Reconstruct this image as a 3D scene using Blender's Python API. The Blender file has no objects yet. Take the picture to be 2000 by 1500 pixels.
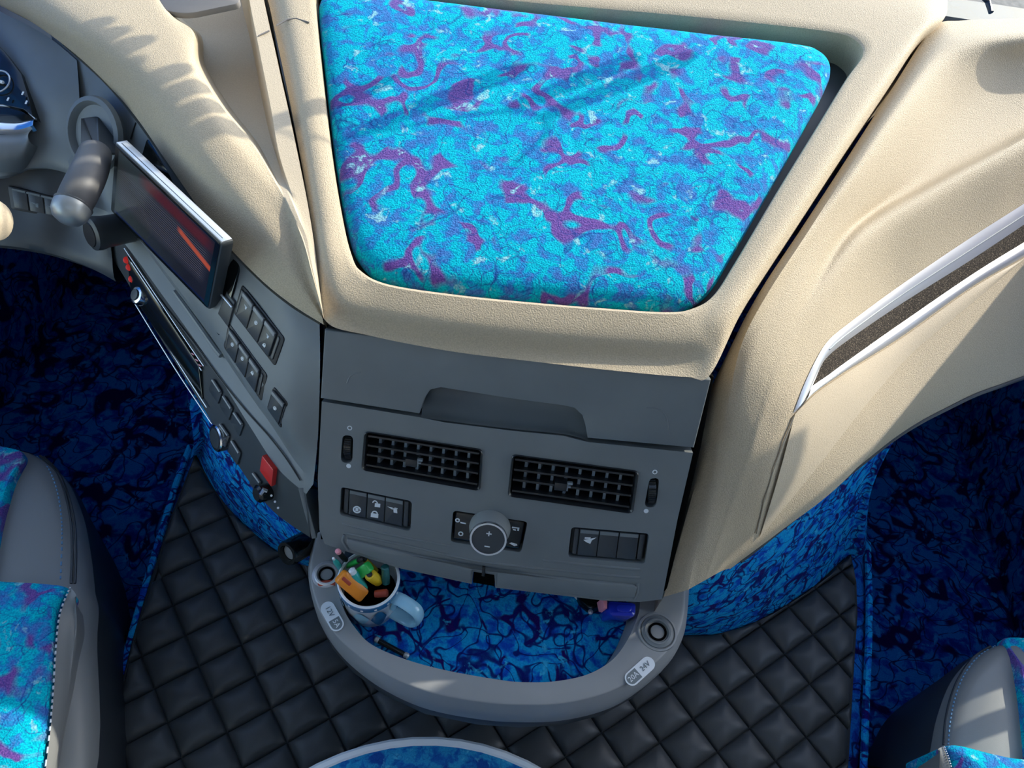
import bpy, bmesh, math, random
from mathutils import Vector, Matrix, noise
from mathutils.bvhtree import BVHTree
from mathutils.geometry import tessellate_polygon
random.seed(7)
SC = bpy.context.scene
COL = SC.collection
# ------------------------------------------------------------------ camera
FPX = 1500.0
PITCH = math.radians(52); ROLL = math.radians(8.5)
CAM = Vector((0, 0, 1.85))
FWD = Vector((0, math.cos(PITCH), -math.sin(PITCH)))
U0 = Vector((0, math.sin(PITCH), math.cos(PITCH)))
RGT = Vector((1, 0, 0)) * math.cos(ROLL) + U0 * math.sin(ROLL)
UPV = Vector((1, 0, 0)) * -math.sin(ROLL) + U0 * math.cos(ROLL)
cd = bpy.data.cameras.new('camera'); cam = bpy.data.objects.new('camera', cd); COL.objects.link(cam)
cd.sensor_fit = 'HORIZONTAL'; cd.sensor_width = 36; cd.lens = FPX / 2000 * 36
cd.clip_start = 0.02
m = Matrix((RGT, UPV, -FWD)).transposed().to_4x4(); m.translation = CAM
cam.matrix_world = m
SC.camera = cam
# ------------------------------------------------------------------ light
SUN = Vector((0.70, 0.52, 0.49)).normalized()      # towards the sun
w = bpy.data.worlds.new('sky'); SC.world = w; w.use_nodes = True
nt = w.node_tree; nt.nodes.clear()
wo = nt.nodes.new('ShaderNodeOutputWorld'); bg = nt.nodes.new('ShaderNodeBackground'); sk = nt.nodes.new('ShaderNodeTexSky')
sk.sky_type = 'NISHITA'; sk.sun_disc = False
sk.sun_elevation = math.asin(SUN.z); sk.sun_rotation = math.atan2(SUN.x, SUN.y)
bg.inputs['Strength'].default_value = 0.56
hs_ = nt.nodes.new('ShaderNodeHueSaturation'); hs_.inputs['Saturation'].default_value = .9
nt.links.new(sk.outputs[0], hs_.inputs['Color']); nt.links.new(hs_.outputs[0], bg.inputs[0]); nt.links.new(bg.outputs[0], wo.inputs[0])
sd = bpy.data.lights.new('sun', 'SUN'); so = bpy.data.objects.new('sun', sd); COL.objects.link(so)
sd.energy = 5.3; sd.angle = math.radians(0.53); sd.color = (1.0, 0.92, 0.79)
so.rotation_euler = SUN.to_track_quat('Z', 'Y').to_euler(); so.location = (3, 3, 5)
SC.view_settings.view_transform = 'Standard'; SC.view_settings.look = 'None'
SC.view_settings.exposure = 0.2; SC.view_settings.gamma = 1; SC.view_settings.use_curve_mapping = False

# ------------------------------------------------------------------ rays from the photograph
def ray(px, py): return FWD + RGT * ((px - 1000) / FPX) + UPV * ((750 - py) / FPX)
def Zp(px, py, z):
    d = ray(px, py); return CAM + d * ((z - CAM.z) / d.z)
def PL(px, py, p0, n):
    d = ray(px, py); return CAM + d * ((p0 - CAM).dot(n) / d.dot(n))
TOP0 = Vector((0, .75, 1.13)); TOPN = Vector((0, -.2, 1)).normalized()      # dash top
TILT = math.radians(32)
PAN0 = Vector((.016, .581, .933)); PANN = Vector((0, -math.cos(TILT), math.sin(TILT)))  # centre fascia
PANV = Vector((0, math.sin(TILT), math.cos(TILT)))
def pt(a):
    px, py, z = a[0], a[1], a[2]
    if z == 'T': return PL(px, py, TOP0 + TOPN * (a[3] if len(a) > 3 else 0), TOPN)
    if z == 'P': return PL(px, py, PAN0 + PANN * (a[3] if len(a) > 3 else 0), PANN)
    return Zp(px, py, z)

# ------------------------------------------------------------------ materials
MATS = {}
def newmat(name):
    mt = bpy.data.materials.new(name); mt.use_nodes = True
    b = mt.node_tree.nodes['Principled BSDF']; MATS[name] = mt
    return mt, mt.node_tree, b
def plain(name, col, rough=.5, metal=0, bump=0, bscale=900, spec=.5, coat=0, var=0, emis=None, grain=0):
    mt, t, b = newmat(name)
    b.inputs['Base Color'].default_value = (*col, 1); b.inputs['Roughness'].default_value = rough
    b.inputs['Metallic'].default_value = metal; b.inputs['Specular IOR Level'].default_value = spec
    b.inputs['Coat Weight'].default_value = coat
    g = t.nodes.new('ShaderNodeNewGeometry')
    if bump:
        n = t.nodes.new('ShaderNodeTexNoise'); n.inputs['Scale'].default_value = bscale; n.inputs['Detail'].default_value = 2
        t.links.new(g.outputs['Position'], n.inputs['Vector'])
        bp = t.nodes.new('ShaderNodeBump'); bp.inputs['Strength'].default_value = bump; bp.inputs['Distance'].default_value = .001
        t.links.new(n.outputs['Fac'], bp.inputs['Height']); t.links.new(bp.outputs[0], b.inputs['Normal'])
    if var:
        n2 = t.nodes.new('ShaderNodeTexNoise'); n2.inputs['Scale'].default_value = 14; n2.inputs['Detail'].default_value = 5
        t.links.new(g.outputs['Position'], n2.inputs['Vector'])
        r = t.nodes.new('ShaderNodeValToRGB')
        r.color_ramp.elements[0].position = .3; r.color_ramp.elements[1].position = .7
        r.color_ramp.elements[0].color = (*[c * (1 - var) for c in col], 1); r.color_ramp.elements[1].color = (*[min(1, c * (1 + var)) for c in col], 1)
        t.links.new(n2.outputs['Fac'], r.inputs['Fac']); t.links.new(r.outputs[0], b.inputs['Base Color'])
    if grain:
        n3 = t.nodes.new('ShaderNodeTexNoise'); n3.inputs['Scale'].default_value = 520; n3.inputs['Detail'].default_value = 1
        t.links.new(g.outputs['Position'], n3.inputs['Vector'])
        r3 = t.nodes.new('ShaderNodeValToRGB'); r3.color_ramp.elements[0].position = .34; r3.color_ramp.elements[1].position = .66
        r3.color_ramp.elements[0].color = (*[c * (1 - grain) for c in col], 1); r3.color_ramp.elements[1].color = (*[min(1, c * (1 + grain * .8)) for c in col], 1)
        t.links.new(n3.outputs['Fac'], r3.inputs['Fac']); t.links.new(r3.outputs[0], b.inputs['Base Color'])
    if emis:
        b.inputs['Emission Color'].default_value = (*emis[0], 1); b.inputs['Emission Strength'].default_value = emis[1]
    return mt
def mixc(t, fac, a, b_):
    mx = t.nodes.new('ShaderNodeMix'); mx.data_type = 'RGBA'
    for s, v in ((0, fac), (6, a), (7, b_)):
        if hasattr(v, 'is_output'): t.links.new(v, mx.inputs[s])
        elif s == 0: mx.inputs[0].default_value = v
        else: mx.inputs[s].default_value = (*v, 1)
    return mx.outputs[2]
def ramp(t, sock, stops, interp='LINEAR'):
    r = t.nodes.new('ShaderNodeValToRGB'); r.color_ramp.interpolation = interp
    e = r.color_ramp.elements
    while len(e) < len(stops): e.new(.5)
    for q, (p, c) in zip(e, stops): q.position = p; q.color = (*c, 1) if isinstance(c, tuple) else (c, c, c, 1)
    t.links.new(sock, r.inputs['Fac']); return r.outputs[0]
def plush(name, pal, sc=1.0, pile=.5, rough=.9, sheen=.3, off=(0, 0, 0), lw=1.0, stroke=1.0):
    """printed velour: bright patches, paler flecks, thin dark twigs and purple strokes"""
    mt, t, b = newmat(name)
    N = t.nodes.new; L = t.links.new
    g = N('ShaderNodeNewGeometry'); mp = N('ShaderNodeMapping'); mp.inputs['Location'].default_value = off
    L(g.outputs['Position'], mp.inputs['Vector'])
    def nz(scale, detail=2, dist=0, rough=.5):
        n = N('ShaderNodeTexNoise'); n.inputs['Scale'].default_value = scale * sc; n.inputs['Detail'].default_value = detail
        n.inputs['Distortion'].default_value = dist; n.inputs['Roughness'].default_value = rough
        L(mp.outputs[0], n.inputs['Vector']); return n
    def mth(op, a, b_):
        m_ = N('ShaderNodeMath'); m_.operation = op
        for k, v in enumerate((a, b_)):
            if hasattr(v, 'is_output'): L(v, m_.inputs[k])
            elif v is not None: m_.inputs[k].default_value = v
        return m_.outputs[0]
    def ridge(n): return mth('ABSOLUTE', mth('SUBTRACT', n, .5), None)
    n1 = nz(40, 3, .4, .6)
    base = ramp(t, n1.outputs['Fac'], [(.36, pal['mid']), (.46, pal['mid2']), (.52, pal['bright']), (.66, pal['bright']), (.74, pal['pale'])])
    sepc = N('ShaderNodeSeparateColor'); L(n1.outputs['Color'], sepc.inputs[0])
    st = nz(15, 1.5, .4); msk = nz(17, 1); ms = ramp(t, msk.outputs['Fac'], [(.47, 0.0), (.53, 1.0)])
    sf = mth('MULTIPLY', ramp(t, ridge(st.outputs['Fac']), [(.022 * stroke, 1.0), (.040 * stroke, 0.0)]), ms)
    base = mixc(t, sf, base, pal['purple'])
    ss = N('ShaderNodeSeparateColor'); L(st.outputs['Color'], ss.inputs[0])
    s2 = N('ShaderNodeSeparateColor'); L(msk.outputs['Color'], s2.inputs[0])
    for ch, wd in ((ss.outputs[1], .008), (ss.outputs[2], .006), (s2.outputs[1], .006)):
        lf = ramp(t, ridge(ch), [(wd * .4 * lw, pal['lines']), (wd * lw, 0.0)])
        base = mixc(t, lf, base, pal['dark'])
    pf = ramp(t, sepc.outputs[1], [(.62, 0.0), (.70, 1.0)])
    base = mixc(t, pf, base, pal['pale'])
    fine = nz(430 / sc, 1); ff = ramp(t, fine.outputs['Fac'], [(.35, 0.0), (.65, 1.0)])
    mm = N('ShaderNodeMix'); mm.data_type = 'RGBA'; mm.blend_type = 'MULTIPLY'; mm.inputs[0].default_value = pile
    L(base, mm.inputs[6]); L(ramp(t, ff, [(0, pal.get('pilec', (.4, .4, .6))), (1, (1.0, 1.0, 1.0))]), mm.inputs[7])
    L(mm.outputs[2], b.inputs['Base Color'])
    b.inputs['Roughness'].default_value = rough; b.inputs['Specular IOR Level'].default_value = .1
    b.inputs['Sheen Weight'].default_value = sheen; b.inputs['Sheen Tint'].default_value = (*pal['bright'], 1)
    bp = N('ShaderNodeBump'); bp.inputs['Strength'].default_value = .6; bp.inputs['Distance'].default_value = .002
    L(fine.outputs['Fac'], bp.inputs['Height']); L(bp.outputs[0], b.inputs['Normal'])
    return mt
plush('plush_cyan', dict(mid=(.06, .19, .50), mid2=(.012, .30, .58), bright=(.0, .50, .60), pale=(.32, .64, .68), purple=(.19, .08, .33), dark=(.02, .06, .30), lines=.7, pilec=(.32, .42, .62)), sc=.95, pile=.75, stroke=1.5, lw=.8)
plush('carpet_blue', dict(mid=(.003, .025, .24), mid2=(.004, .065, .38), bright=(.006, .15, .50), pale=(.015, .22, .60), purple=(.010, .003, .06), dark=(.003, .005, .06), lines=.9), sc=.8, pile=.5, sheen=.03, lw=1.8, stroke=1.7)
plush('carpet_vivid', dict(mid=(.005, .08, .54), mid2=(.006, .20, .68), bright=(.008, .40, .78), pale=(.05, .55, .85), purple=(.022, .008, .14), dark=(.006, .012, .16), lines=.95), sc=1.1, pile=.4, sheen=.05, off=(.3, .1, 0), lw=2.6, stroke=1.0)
plush('table_top', dict(mid=(.01, .10, .36), mid2=(.012, .16, .44), bright=(.02, .27, .52), pale=(.07, .40, .60), purple=(.01, .07, .30), dark=(.006, .05, .24), lines=.4), sc=1.3, pile=.3, sheen=0)
plain('beige', (.50, .412, .285), .6, bump=1.0, bscale=560, spec=.3, grain=.09)
plain('beige_smooth', (.54, .455, .33), .6, bump=.5, bscale=560, spec=.25, grain=.05)
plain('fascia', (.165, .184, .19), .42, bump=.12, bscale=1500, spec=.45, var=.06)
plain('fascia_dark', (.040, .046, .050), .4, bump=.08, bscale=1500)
plain('button', (.042, .048, .053), .35, spec=.5)
plain('black', (.006, .006, .008), .45)
plain('void', (.002, .002, .002), .9, spec=.05)
plain('gloss_black', (.008, .010, .010), .12, spec=.6)
plain('vent_plastic', (.018, .020, .023), .3, spec=.5)
plain('vent_fin', (.22, .26, .28), .4)
plain('rim_grey', (.265, .275, .275), .42, bump=.1, bscale=1500, var=.05)
plain('lever_grey', (.10, .10, .10), .55)
plain('chrome', (.75, .76, .78), .16, metal=1)
plain('silver', (.62, .63, .64), .35, metal=.6)
plain('silver_dark', (.36, .385, .38), .38, metal=.45)
plain('print_white', (.72, .76, .78), .6)
plain('print_grey', (.16, .19, .20), .6)
plain('red', (.62, .03, .025), .35)
plain('leather_black', (.066, .071, .073), .40, bump=.15, bscale=500, spec=.35)
plain('leather_grey', (.20, .205, .20), .42, bump=.12, bscale=800)
plain('leather_dark', (.030, .036, .042), .40, bump=.1, bscale=800)
plain('thread_blue', (.12, .26, .42), .7)
plain('thread_white', (.45, .5, .55), .7)
plain('thread_dark', (.02, .025, .03), .8)
plain('mug_blue', (.30, .58, .74), .15, coat=.3)
plain('mug_dark', (.03, .15, .32), .15, coat=.3)
plain('mug_white', (.70, .76, .80), .15, coat=.3)
plain('orange', (.85, .27, .02), .35)
plain('teal', (.03, .42, .38), .3)
plain('green', (.02, .42, .07), .3)
plain('yellow', (.75, .50, .02), .35)
plain('brown_red', (.42, .06, .03), .4)
plain('dark_teal', (.02, .14, .14), .25)
plain('blue_plastic', (.012, .03, .42), .25, coat=.3)
plain('pink', (.8, .3, .35), .4)
plain('headliner', (.72, .69, .64), .9)
plain('door_trim', (.20, .19, .18), .7)
plain('asphalt', (.16, .15, .13), .9, bump=.5, bscale=30, var=.25)
plain('glow_red', (.3, .01, .01), .4, emis=((.8, .03, .02), .25))
# glittery dark inlay
mt, t, b = newmat('glitter')
g = t.nodes.new('ShaderNodeNewGeometry'); v = t.nodes.new('ShaderNodeTexNoise'); v.inputs['Scale'].default_value = 700; v.inputs['Detail'].default_value = 3
t.links.new(g.outputs['Position'], v.inputs['Vector'])
t.links.new(ramp(t, v.outputs['Fac'], [(.42, (.012, .010, .008)), (.60, (.07, .055, .04)), (.72, (.4, .33, .24))]), b.inputs['Base Color'])
b.inputs['Roughness'].default_value = .7; b.inputs['Specular IOR Level'].default_value = .15
# clear pane
mt, t, b = newmat('pane_glass'); t.nodes.remove(b)
tr = t.nodes.new('ShaderNodeBsdfTransparent'); gl = t.nodes.new('ShaderNodeBsdfGlossy'); gl.inputs['Roughness'].default_value = .02
tr.inputs['Color'].default_value = (.95, .97, .96, 1)
mx = t.nodes.new('ShaderNodeMixShader'); mx.inputs[0].default_value = .05
t.links.new(tr.outputs[0], mx.inputs[1]); t.links.new(gl.outputs[0], mx.inputs[2]); t.links.new(mx.outputs[0], t.nodes['Material Output'].inputs['Surface'])

# ------------------------------------------------------------------ mesh helpers
def wloc(o):
    p = Vector((0, 0, 0))
    while o: p += o.location; o = o.parent
    return p
def tag(o, label=None, cat=None, group=None, kind=None):
    if label: o['label'] = label
    if cat: o['category'] = cat
    if group: o['group'] = group
    if kind: o['kind'] = kind
    return o
def thing(name, label, cat, loc, group=None):
    o = bpy.data.objects.new(name, None); COL.objects.link(o); o.location = loc; o.empty_display_size = .03
    return tag(o, label, cat, group)
def mk(name, vs, fs, mat, parent=None, smooth=True, sharp=35):
    vs = [Vector(v) for v in vs]
    me = bpy.data.meshes.new(name)
    o = bpy.data.objects.new(name, me); COL.objects.link(o)
    if parent is None:
        lo = Vector((sum(v.x for v in vs) / len(vs), sum(v.y for v in vs) / len(vs), min(v.z for v in vs)))
        o.location = lo
    else:
        lo = wloc(parent); o.parent = parent
    me.from_pydata([tuple(v - lo) for v in vs], [], fs)
    bm = bmesh.new(); bm.from_mesh(me); bmesh.ops.remove_doubles(bm, verts=bm.verts, dist=1e-6)
    bmesh.ops.recalc_face_normals(bm, faces=bm.faces); bm.to_mesh(me); bm.free()
    me.materials.append(MATS[mat])
    if smooth:
        for p in me.polygons: p.use_smooth = True
        me.set_sharp_from_angle(angle=math.radians(sharp))
    return o
def join(parts):
    vs, fs = [], []
    for v, f in parts:
        k = len(vs); vs += v; fs += [tuple(i + k for i in q) for q in f]
    return vs, fs
def cat1(p, n):
    """Catmull-Rom resample of a list of vectors to n points"""
    out = []; K = len(p) - 1
    for i in range(n):
        t = i / (n - 1) * K; k = min(int(t), K - 1); u = t - k
        a, b_, c, d = p[max(k - 1, 0)], p[k], p[k + 1], p[min(k + 2, K)]
        out.append(.5 * ((2 * b_) + (c - a) * u + (2 * a - 5 * b_ + 4 * c - d) * u * u + (3 * b_ - a - 3 * c + d) * u ** 3))
    return out
def lin1(p, n):
    K = len(p) - 1; out = []
    for i in range(n):
        t = i / (n - 1) * K; k = min(int(t), K - 1); out.append(p[k].lerp(p[k + 1], t - k))
    return out
def grid(rows, closed_u=False, closed_v=False):
    R_, C_ = len(rows), len(rows[0]); vs = [v for r in rows for v in r]; fs = []
    for i in range(R_ - (0 if closed_u else 1)):
        for j in range(C_ - (0 if closed_v else 1)):
            a = i * C_ + j; b_ = i * C_ + (j + 1) % C_; c = ((i + 1) % R_) * C_ + (j + 1) % C_; d = ((i + 1) % R_) * C_ + j
            fs.append((a, b_, c, d))
    return vs, fs
def loft(cols, n=49, mcol=5, lin=()):
    """cols: curves with equally many control points (3D). Smooth along, smooth across (mcol steps a span)."""
    L_ = [cat1(c, n) for c in cols]
    rows = [cat1([l[i] for l in L_], (len(cols) - 1) * mcol + 1) for i in range(n)]
    return grid(rows)
def tube(path, r, seg=8, cap=True):
    rs = r if isinstance(r, (list, tuple)) else [r] * len(path)
    rows = []; up = Vector((.13, .31, .94)).normalized()
    for i, p in enumerate(path):
        d = (path[min(i + 1, len(path) - 1)] - path[max(i - 1, 0)]).normalized()
        a = d.cross(up).normalized(); b_ = d.cross(a)
        rows.append([p + (a * math.cos(2 * math.pi * k / seg) + b_ * math.sin(2 * math.pi * k / seg)) * rs[i] for k in range(seg)])
    v, f = grid(rows, closed_v=True)
    if cap:
        n = len(rows); f.append(tuple(range(seg))[::-1]); f.append(tuple((n - 1) * seg + k for k in range(seg)))
    return v, f
def frame(n, up=Vector((0, 0, 1))):
    n = n.normalized(); u = up.cross(n)
    if u.length < 1e-4: u = Vector((1, 0, 0))
    u.normalize(); return u, n.cross(u), n
def lathe(c, axis, prof, seg=28, cap0=True, cap1=True, up=Vector((0, 0, 1))):
    """prof: list of (radius, height along axis)"""
    u, v_, n = frame(axis, up)
    rows = [[c + n * h + (u * math.cos(2 * math.pi * k / seg) + v_ * math.sin(2 * math.pi * k / seg)) * r for k in range(seg)] for r, h in prof]
    v, f = grid(rows, closed_v=True); q = len(rows)
    if cap0: f.append(tuple(range(seg))[::-1])
    if cap1: f.append(tuple((q - 1) * seg + k for k in range(seg)))
    return v, f
def roundpoly(P, r, seg=4):
    """round the corners of a 3D planar polygon"""
    out = []; n = len(P)
    rr = r if isinstance(r, (list, tuple)) else [r] * n
    for i in range(n):
        a, b_, c = P[i - 1], P[i], P[(i + 1) % n]
        if rr[i] <= 0: out.append(b_); continue
        d1 = (a - b_); d2 = (c - b_); l = min(rr[i], d1.length * .48, d2.length * .48)
        p1 = b_ + d1.normalized() * l; p2 = b_ + d2.normalized() * l
        for k in range(seg + 1):
            u = k / seg; out.append(p1 * (1 - u) ** 2 + b_ * 2 * u * (1 - u) + p2 * u * u)
    return out
def plate(P, n, h0, h1, bev=.0015):
    """solid plate: polygon P (3D, planar) spanning h0..h1 along n, rim bevelled at the top"""
    n = n.normalized(); c = sum(P, Vector()) / len(P)
    k = len(P); ins = []
    for i in range(k):
        a, b_, d = P[i - 1], P[i], P[(i + 1) % k]
        e1 = (b_ - a); e2 = (d - b_)
        nn = (e1.cross(n).normalized() if e1.length > 1e-9 else Vector()) + (e2.cross(n).normalized() if e2.length > 1e-9 else Vector())
        nn = nn.normalized() if nn.length > 1e-6 else (b_ - c).normalized()
        ins.append(nn)
    s = 1 if sum(((P[i] - c).dot(ins[i])) for i in range(k)) > 0 else -1
    rows = [[p + n * h0 for p in P], [p + n * (h1 - bev) for p in P],
            [p + n * (h1 - bev * .3) - ins[i] * (s * bev * .3) for i, p in enumerate(P)],
            [p + n * h1 - ins[i] * (s * bev) for i, p in enumerate(P)]]
    v, f = grid(rows, closed_v=True)
    tri = tessellate_polygon([[x for x in rows[3]]])
    f += [tuple(3 * k + i for i in q) for q in tri]
    f.append(tuple(range(k))[::-1])
    return v, f
def holed(P, holes, n, h0, h1, wall):
    """plate with holes, walls of the holes going wall deep below h1"""
    n = n.normalized()
    loops = [P] + holes; pts = [p + n * h1 for l in loops for p in l]
    f = [tuple(q) for q in tessellate_polygon([[p for p in l] for l in loops])]
    v = list(pts)
    k = 0
    for li, l in enumerate(loops):
        d = n * (h0 if li == 0 else h1 - wall); b0 = len(v)
        v += [p + d for p in l]; m_ = len(l)
        for i in range(m_):
            f.append((k + i, k + (i + 1) % m_, b0 + (i + 1) % m_, b0 + i))
        k += m_
    return v, f
def boxv(lo, hi):
    x0, y0, z0 = lo; x1, y1, z1 = hi
    v = [Vector(p) for p in ((x0, y0, z0), (x1, y0, z0), (x1, y1, z0), (x0, y1, z0), (x0, y0, z1), (x1, y0, z1), (x1, y1, z1), (x0, y1, z1))]
    return v, [(0, 3, 2, 1), (4, 5, 6, 7), (0, 1, 5, 4), (1, 2, 6, 5), (2, 3, 7, 6), (3, 0, 4, 7)]
def fitn(P):
    n = Vector()
    for i in range(len(P)): n += P[i - 1].cross(P[i])
    c = sum(P, Vector()) / len(P); n = n.normalized()
    return n if n.dot(CAM - c) > 0 else -n
def flat(P):
    n = fitn([p - P[0] for p in P]); c = sum(P, Vector()) / len(P)
    if n.dot(CAM - c) < 0: n = -n
    return [p - n * (p - c).dot(n) for p in P], n
def bvh(o):
    L_ = wloc(o); me = o.data
    return BVHTree.FromPolygons([v.co + L_ for v in me.vertices], [tuple(p.vertices) for p in me.polygons])
def hit(tree, px, py):
    h = tree.ray_cast(CAM, ray(px, py).normalized())
    if not h[0]:                       # just past the edge: take the depth of the nearest point that hits
        for r in range(3, 40, 3):
            for k in range(12):
                g_ = tree.ray_cast(CAM, ray(px + r * math.cos(k * math.pi / 6), py + r * math.sin(k * math.pi / 6)).normalized())
                if g_[0]:
                    return CAM + ray(px, py) * ((g_[0] - CAM).dot(FWD)), (g_[1] if g_[1].dot(CAM - g_[0]) > 0 else -g_[1])
    return (h[0], h[1] if h[1].dot(CAM - h[0]) > 0 else -h[1]) if h[0] else (None, None)
def text(name, s, size, origin, u, v_, mat, parent, depth=.0003):
    cu = bpy.data.curves.new(name, 'FONT'); cu.body = s; cu.size = size; cu.align_x = 'CENTER'; cu.align_y = 'CENTER'; cu.extrude = depth; cu.resolution_u = 2
    o = bpy.data.objects.new(name, cu); COL.objects.link(o)
    me = bpy.data.meshes.new_from_object(o.evaluated_get(bpy.context.evaluated_depsgraph_get())); bpy.data.objects.remove(o)
    u = u.normalized(); v_ = v_.normalized(); n = u.cross(v_)
    vs = [origin + u * q.co.x + v_ * q.co.y + n * q.co.z for q in me.vertices]; fs = [tuple(p.vertices) for p in me.polygons]
    bpy.data.meshes.remove(me)
    return mk(name, vs, fs, mat, parent, smooth=False)
# ------------------------------------------------------------------ the setting: cab shell
def shell(name, lo, hi, mat):
    v, f = boxv(lo, hi); return tag(mk(name, v, f, mat, smooth=False), kind='structure')
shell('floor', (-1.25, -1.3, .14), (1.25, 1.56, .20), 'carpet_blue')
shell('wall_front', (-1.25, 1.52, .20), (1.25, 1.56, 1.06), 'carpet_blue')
shell('wall_rear', (-1.25, -1.35, .14), (1.25, -1.3, 2.3), 'headliner')
sq = lambda x0, y0, x1, y1: [Vector((x0, y0, 2.33)), Vector((x1, y0, 2.33)), Vector((x1, y1, 2.33)), Vector((x0, y1, 2.33))]
ZU = Vector((0, 0, 1)); HT = sq(-.45, -.75, .45, .05)  # unseen roof hatch, added to let fill sky light onto console and mat
tag(mk('ceiling', *join([holed(sq(-1.25, -1.3, 1.25, 1.2), [HT], ZU, -.03, .03, .06), holed(sq(-1.25, -1.3, 1.25, 1.2), [HT], ZU, -.03, -.03, 0)]), 'headliner', smooth=False), kind='structure')
tag(mk('fill_hatch', *plate(sq(-.46, -.76, .46, .06), ZU, .03, .036, .001), 'pane_glass', smooth=False), kind='structure')
YZ = Vector((1, 0, 0))
for side, s in (('left', -1), ('right', 1)):
    prof = [(-1.3, .14), (1.60, .14), (1.60, 1.14), (1.392, 1.245), (1.236, 1.321), (1.19, 1.40), (1.285, 1.55), (1.27, 1.75), (1.06, 2.36), (-1.3, 2.36)]  # unseen front edge shaped to throw shade on passenger dash and tray
    w0 = -.25 if s < 0 else .25  # right window narrowed to cut the fill light from that side
    win = [(w0, .86), (.685, .86), (.77, 1.03), (.80, 1.9), (.78, 2.0), (w0, 2.0)]
    stripe_slit = [(.716, .865), (.752, .865), (.845, 1.05), (.86, 1.9), (.83, 1.9), (.808, 1.05)]  # slit and bar added to lay sun stripes on the passenger seat
    T3 = lambda q: [Vector((s * 1.25, y, z)) for y, z in q]
    v, f = holed(T3(prof), [T3(win), T3(stripe_slit)], YZ, -.008, .008, .016)
    v2, f2 = holed(T3(prof), [T3(win), T3(stripe_slit)], YZ, -.008, -.008, 0)
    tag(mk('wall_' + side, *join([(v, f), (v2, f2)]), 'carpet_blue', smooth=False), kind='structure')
    tag(mk('window_2' if s < 0 else 'window_3', *join([plate(T3([(w0 - .02, .84), (.69, .84), (.79, 1.03), (.81, 2.02), (w0 - .02, 2.02)]), YZ, -.003, .003, .0005), plate(T3([(.712, .86), (.756, .86), (.85, 1.05), (.865, 1.91), (.825, 1.91), (.803, 1.05)]), YZ, -.003, .003, .0005)]), 'pane_glass', smooth=False), kind='structure')
ws = [[Vector((x, 1.72 - .22 * (x / 1.25) ** 2 - (z - 1.15) * .43, z)) for x in [-1.2 + .2 * i for i in range(13)]] for z in (1.1, 1.4, 1.7, 2.0, 2.3)]
tag(mk('window_1', *grid(ws), 'pane_glass'), kind='structure')
v, f = boxv((-40, 1.8, -1.75), (40, 90, -1.7)); tag(mk('road', v, f, 'asphalt', smooth=False), kind='structure')
sc_ = [[Vector((x, y, z)) for x in (-1.2, -.4, .4, 1.2)] for y, z in ((1.58, 1.06), (1.66, 1.15), (1.85, 1.11), (1.95, .9))]
tag(mk('windscreen_cowl', *grid(sc_), 'fascia_dark'), 'dark plastic cowl outside the foot of the windscreen', 'cowl')
v, f = tube([Zp(1905, -8, 1.21), Zp(1925, 3, 1.21), Zp(1934, 12, 1.20), Zp(1941, 34, 1.19)], .005, 8)
tag(mk('wiper_arm', *[[q + Vector((0, .02, .0)) for q in v], f], 'black'), 'bent black wiper arm seen past the top right dash corner', 'wiper')

# ------------------------------------------------------------------ carpeted engine tunnel and its plinth under the dash
ZM = .40
tl = [Zp(*a, ZM) for a in ((372, 872), (340, 960), (262, 1225), (192, 1500))]; tr_ = [Zp(*a, ZM) for a in ((1694, 1060), (1697, 1200), (1692, 1350), (1686, 1500))]
tl = [Vector((tl[0].x - .03, 1.5, ZM))] + tl + [tl[-1] + (tl[-1] - tl[-2]) * 1.2]; tr_ = [Vector((tr_[0].x + .03, 1.5, ZM))] + tr_ + [tr_[-1] + (tr_[-1] - tr_[-2]) * 1.6]
P = tl + tr_[::-1]
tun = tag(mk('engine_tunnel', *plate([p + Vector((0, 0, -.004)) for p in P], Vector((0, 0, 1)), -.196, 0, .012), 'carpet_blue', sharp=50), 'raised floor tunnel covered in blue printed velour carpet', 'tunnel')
pb = [Vector((tl[0].x, 1.2, ZM))] + [Zp(a, b_, ZM - .003) for a, b_ in ((377, 872), (385, 893), (420, 960), (470, 1020), (540, 1078), (610, 1113), (800, 1180), (1000, 1225), (1200, 1248), (1330, 1243), (1400, 1241), (1480, 1216), (1550, 1176), (1600, 1141), (1652, 1090), (1692, 1062))] + [Vector((tr_[0].x, 1.2, ZM))]
pm = [Zp(a, b_, z) for a, b_, z in ((392, 780, .70), (388, 825, .66), (400, 850, .66), (440, 905, .66), (490, 955, .66), (555, 1020, .64), (610, 1060, .62), (800, 1125, .6), (1000, 1165, .6), (1200, 1190, .6), (1330, 1190, .60), (1400, 1165, .62), (1490, 1115, .63), (1560, 1065, .63), (1620, 1010, .64), (1690, 940, .65), (1708, 915, .65), (1712, 890, .66))]
pm[0] = Vector((pm[1].x - .02, 1.2, .7)); pm[-1] = Vector((pm[-2].x + .02, 1.2, .7))
pu = [Vector((p.x, min(p.y + .06, 1.2), .86)) for p in pm]
mk('plinth', *loft([pb, pm, pu], 90, 6), 'carpet_vivid', tun)
# welted edges of the tunnel carpet
for nm, e in (('welt', tl[1:]), ('welt', tr_[1:])):
    mk(nm, *tube(cat1([p + Vector((0, 0, .001)) for p in e], 40), .007, 8), 'carpet_vivid', tun)

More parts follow.
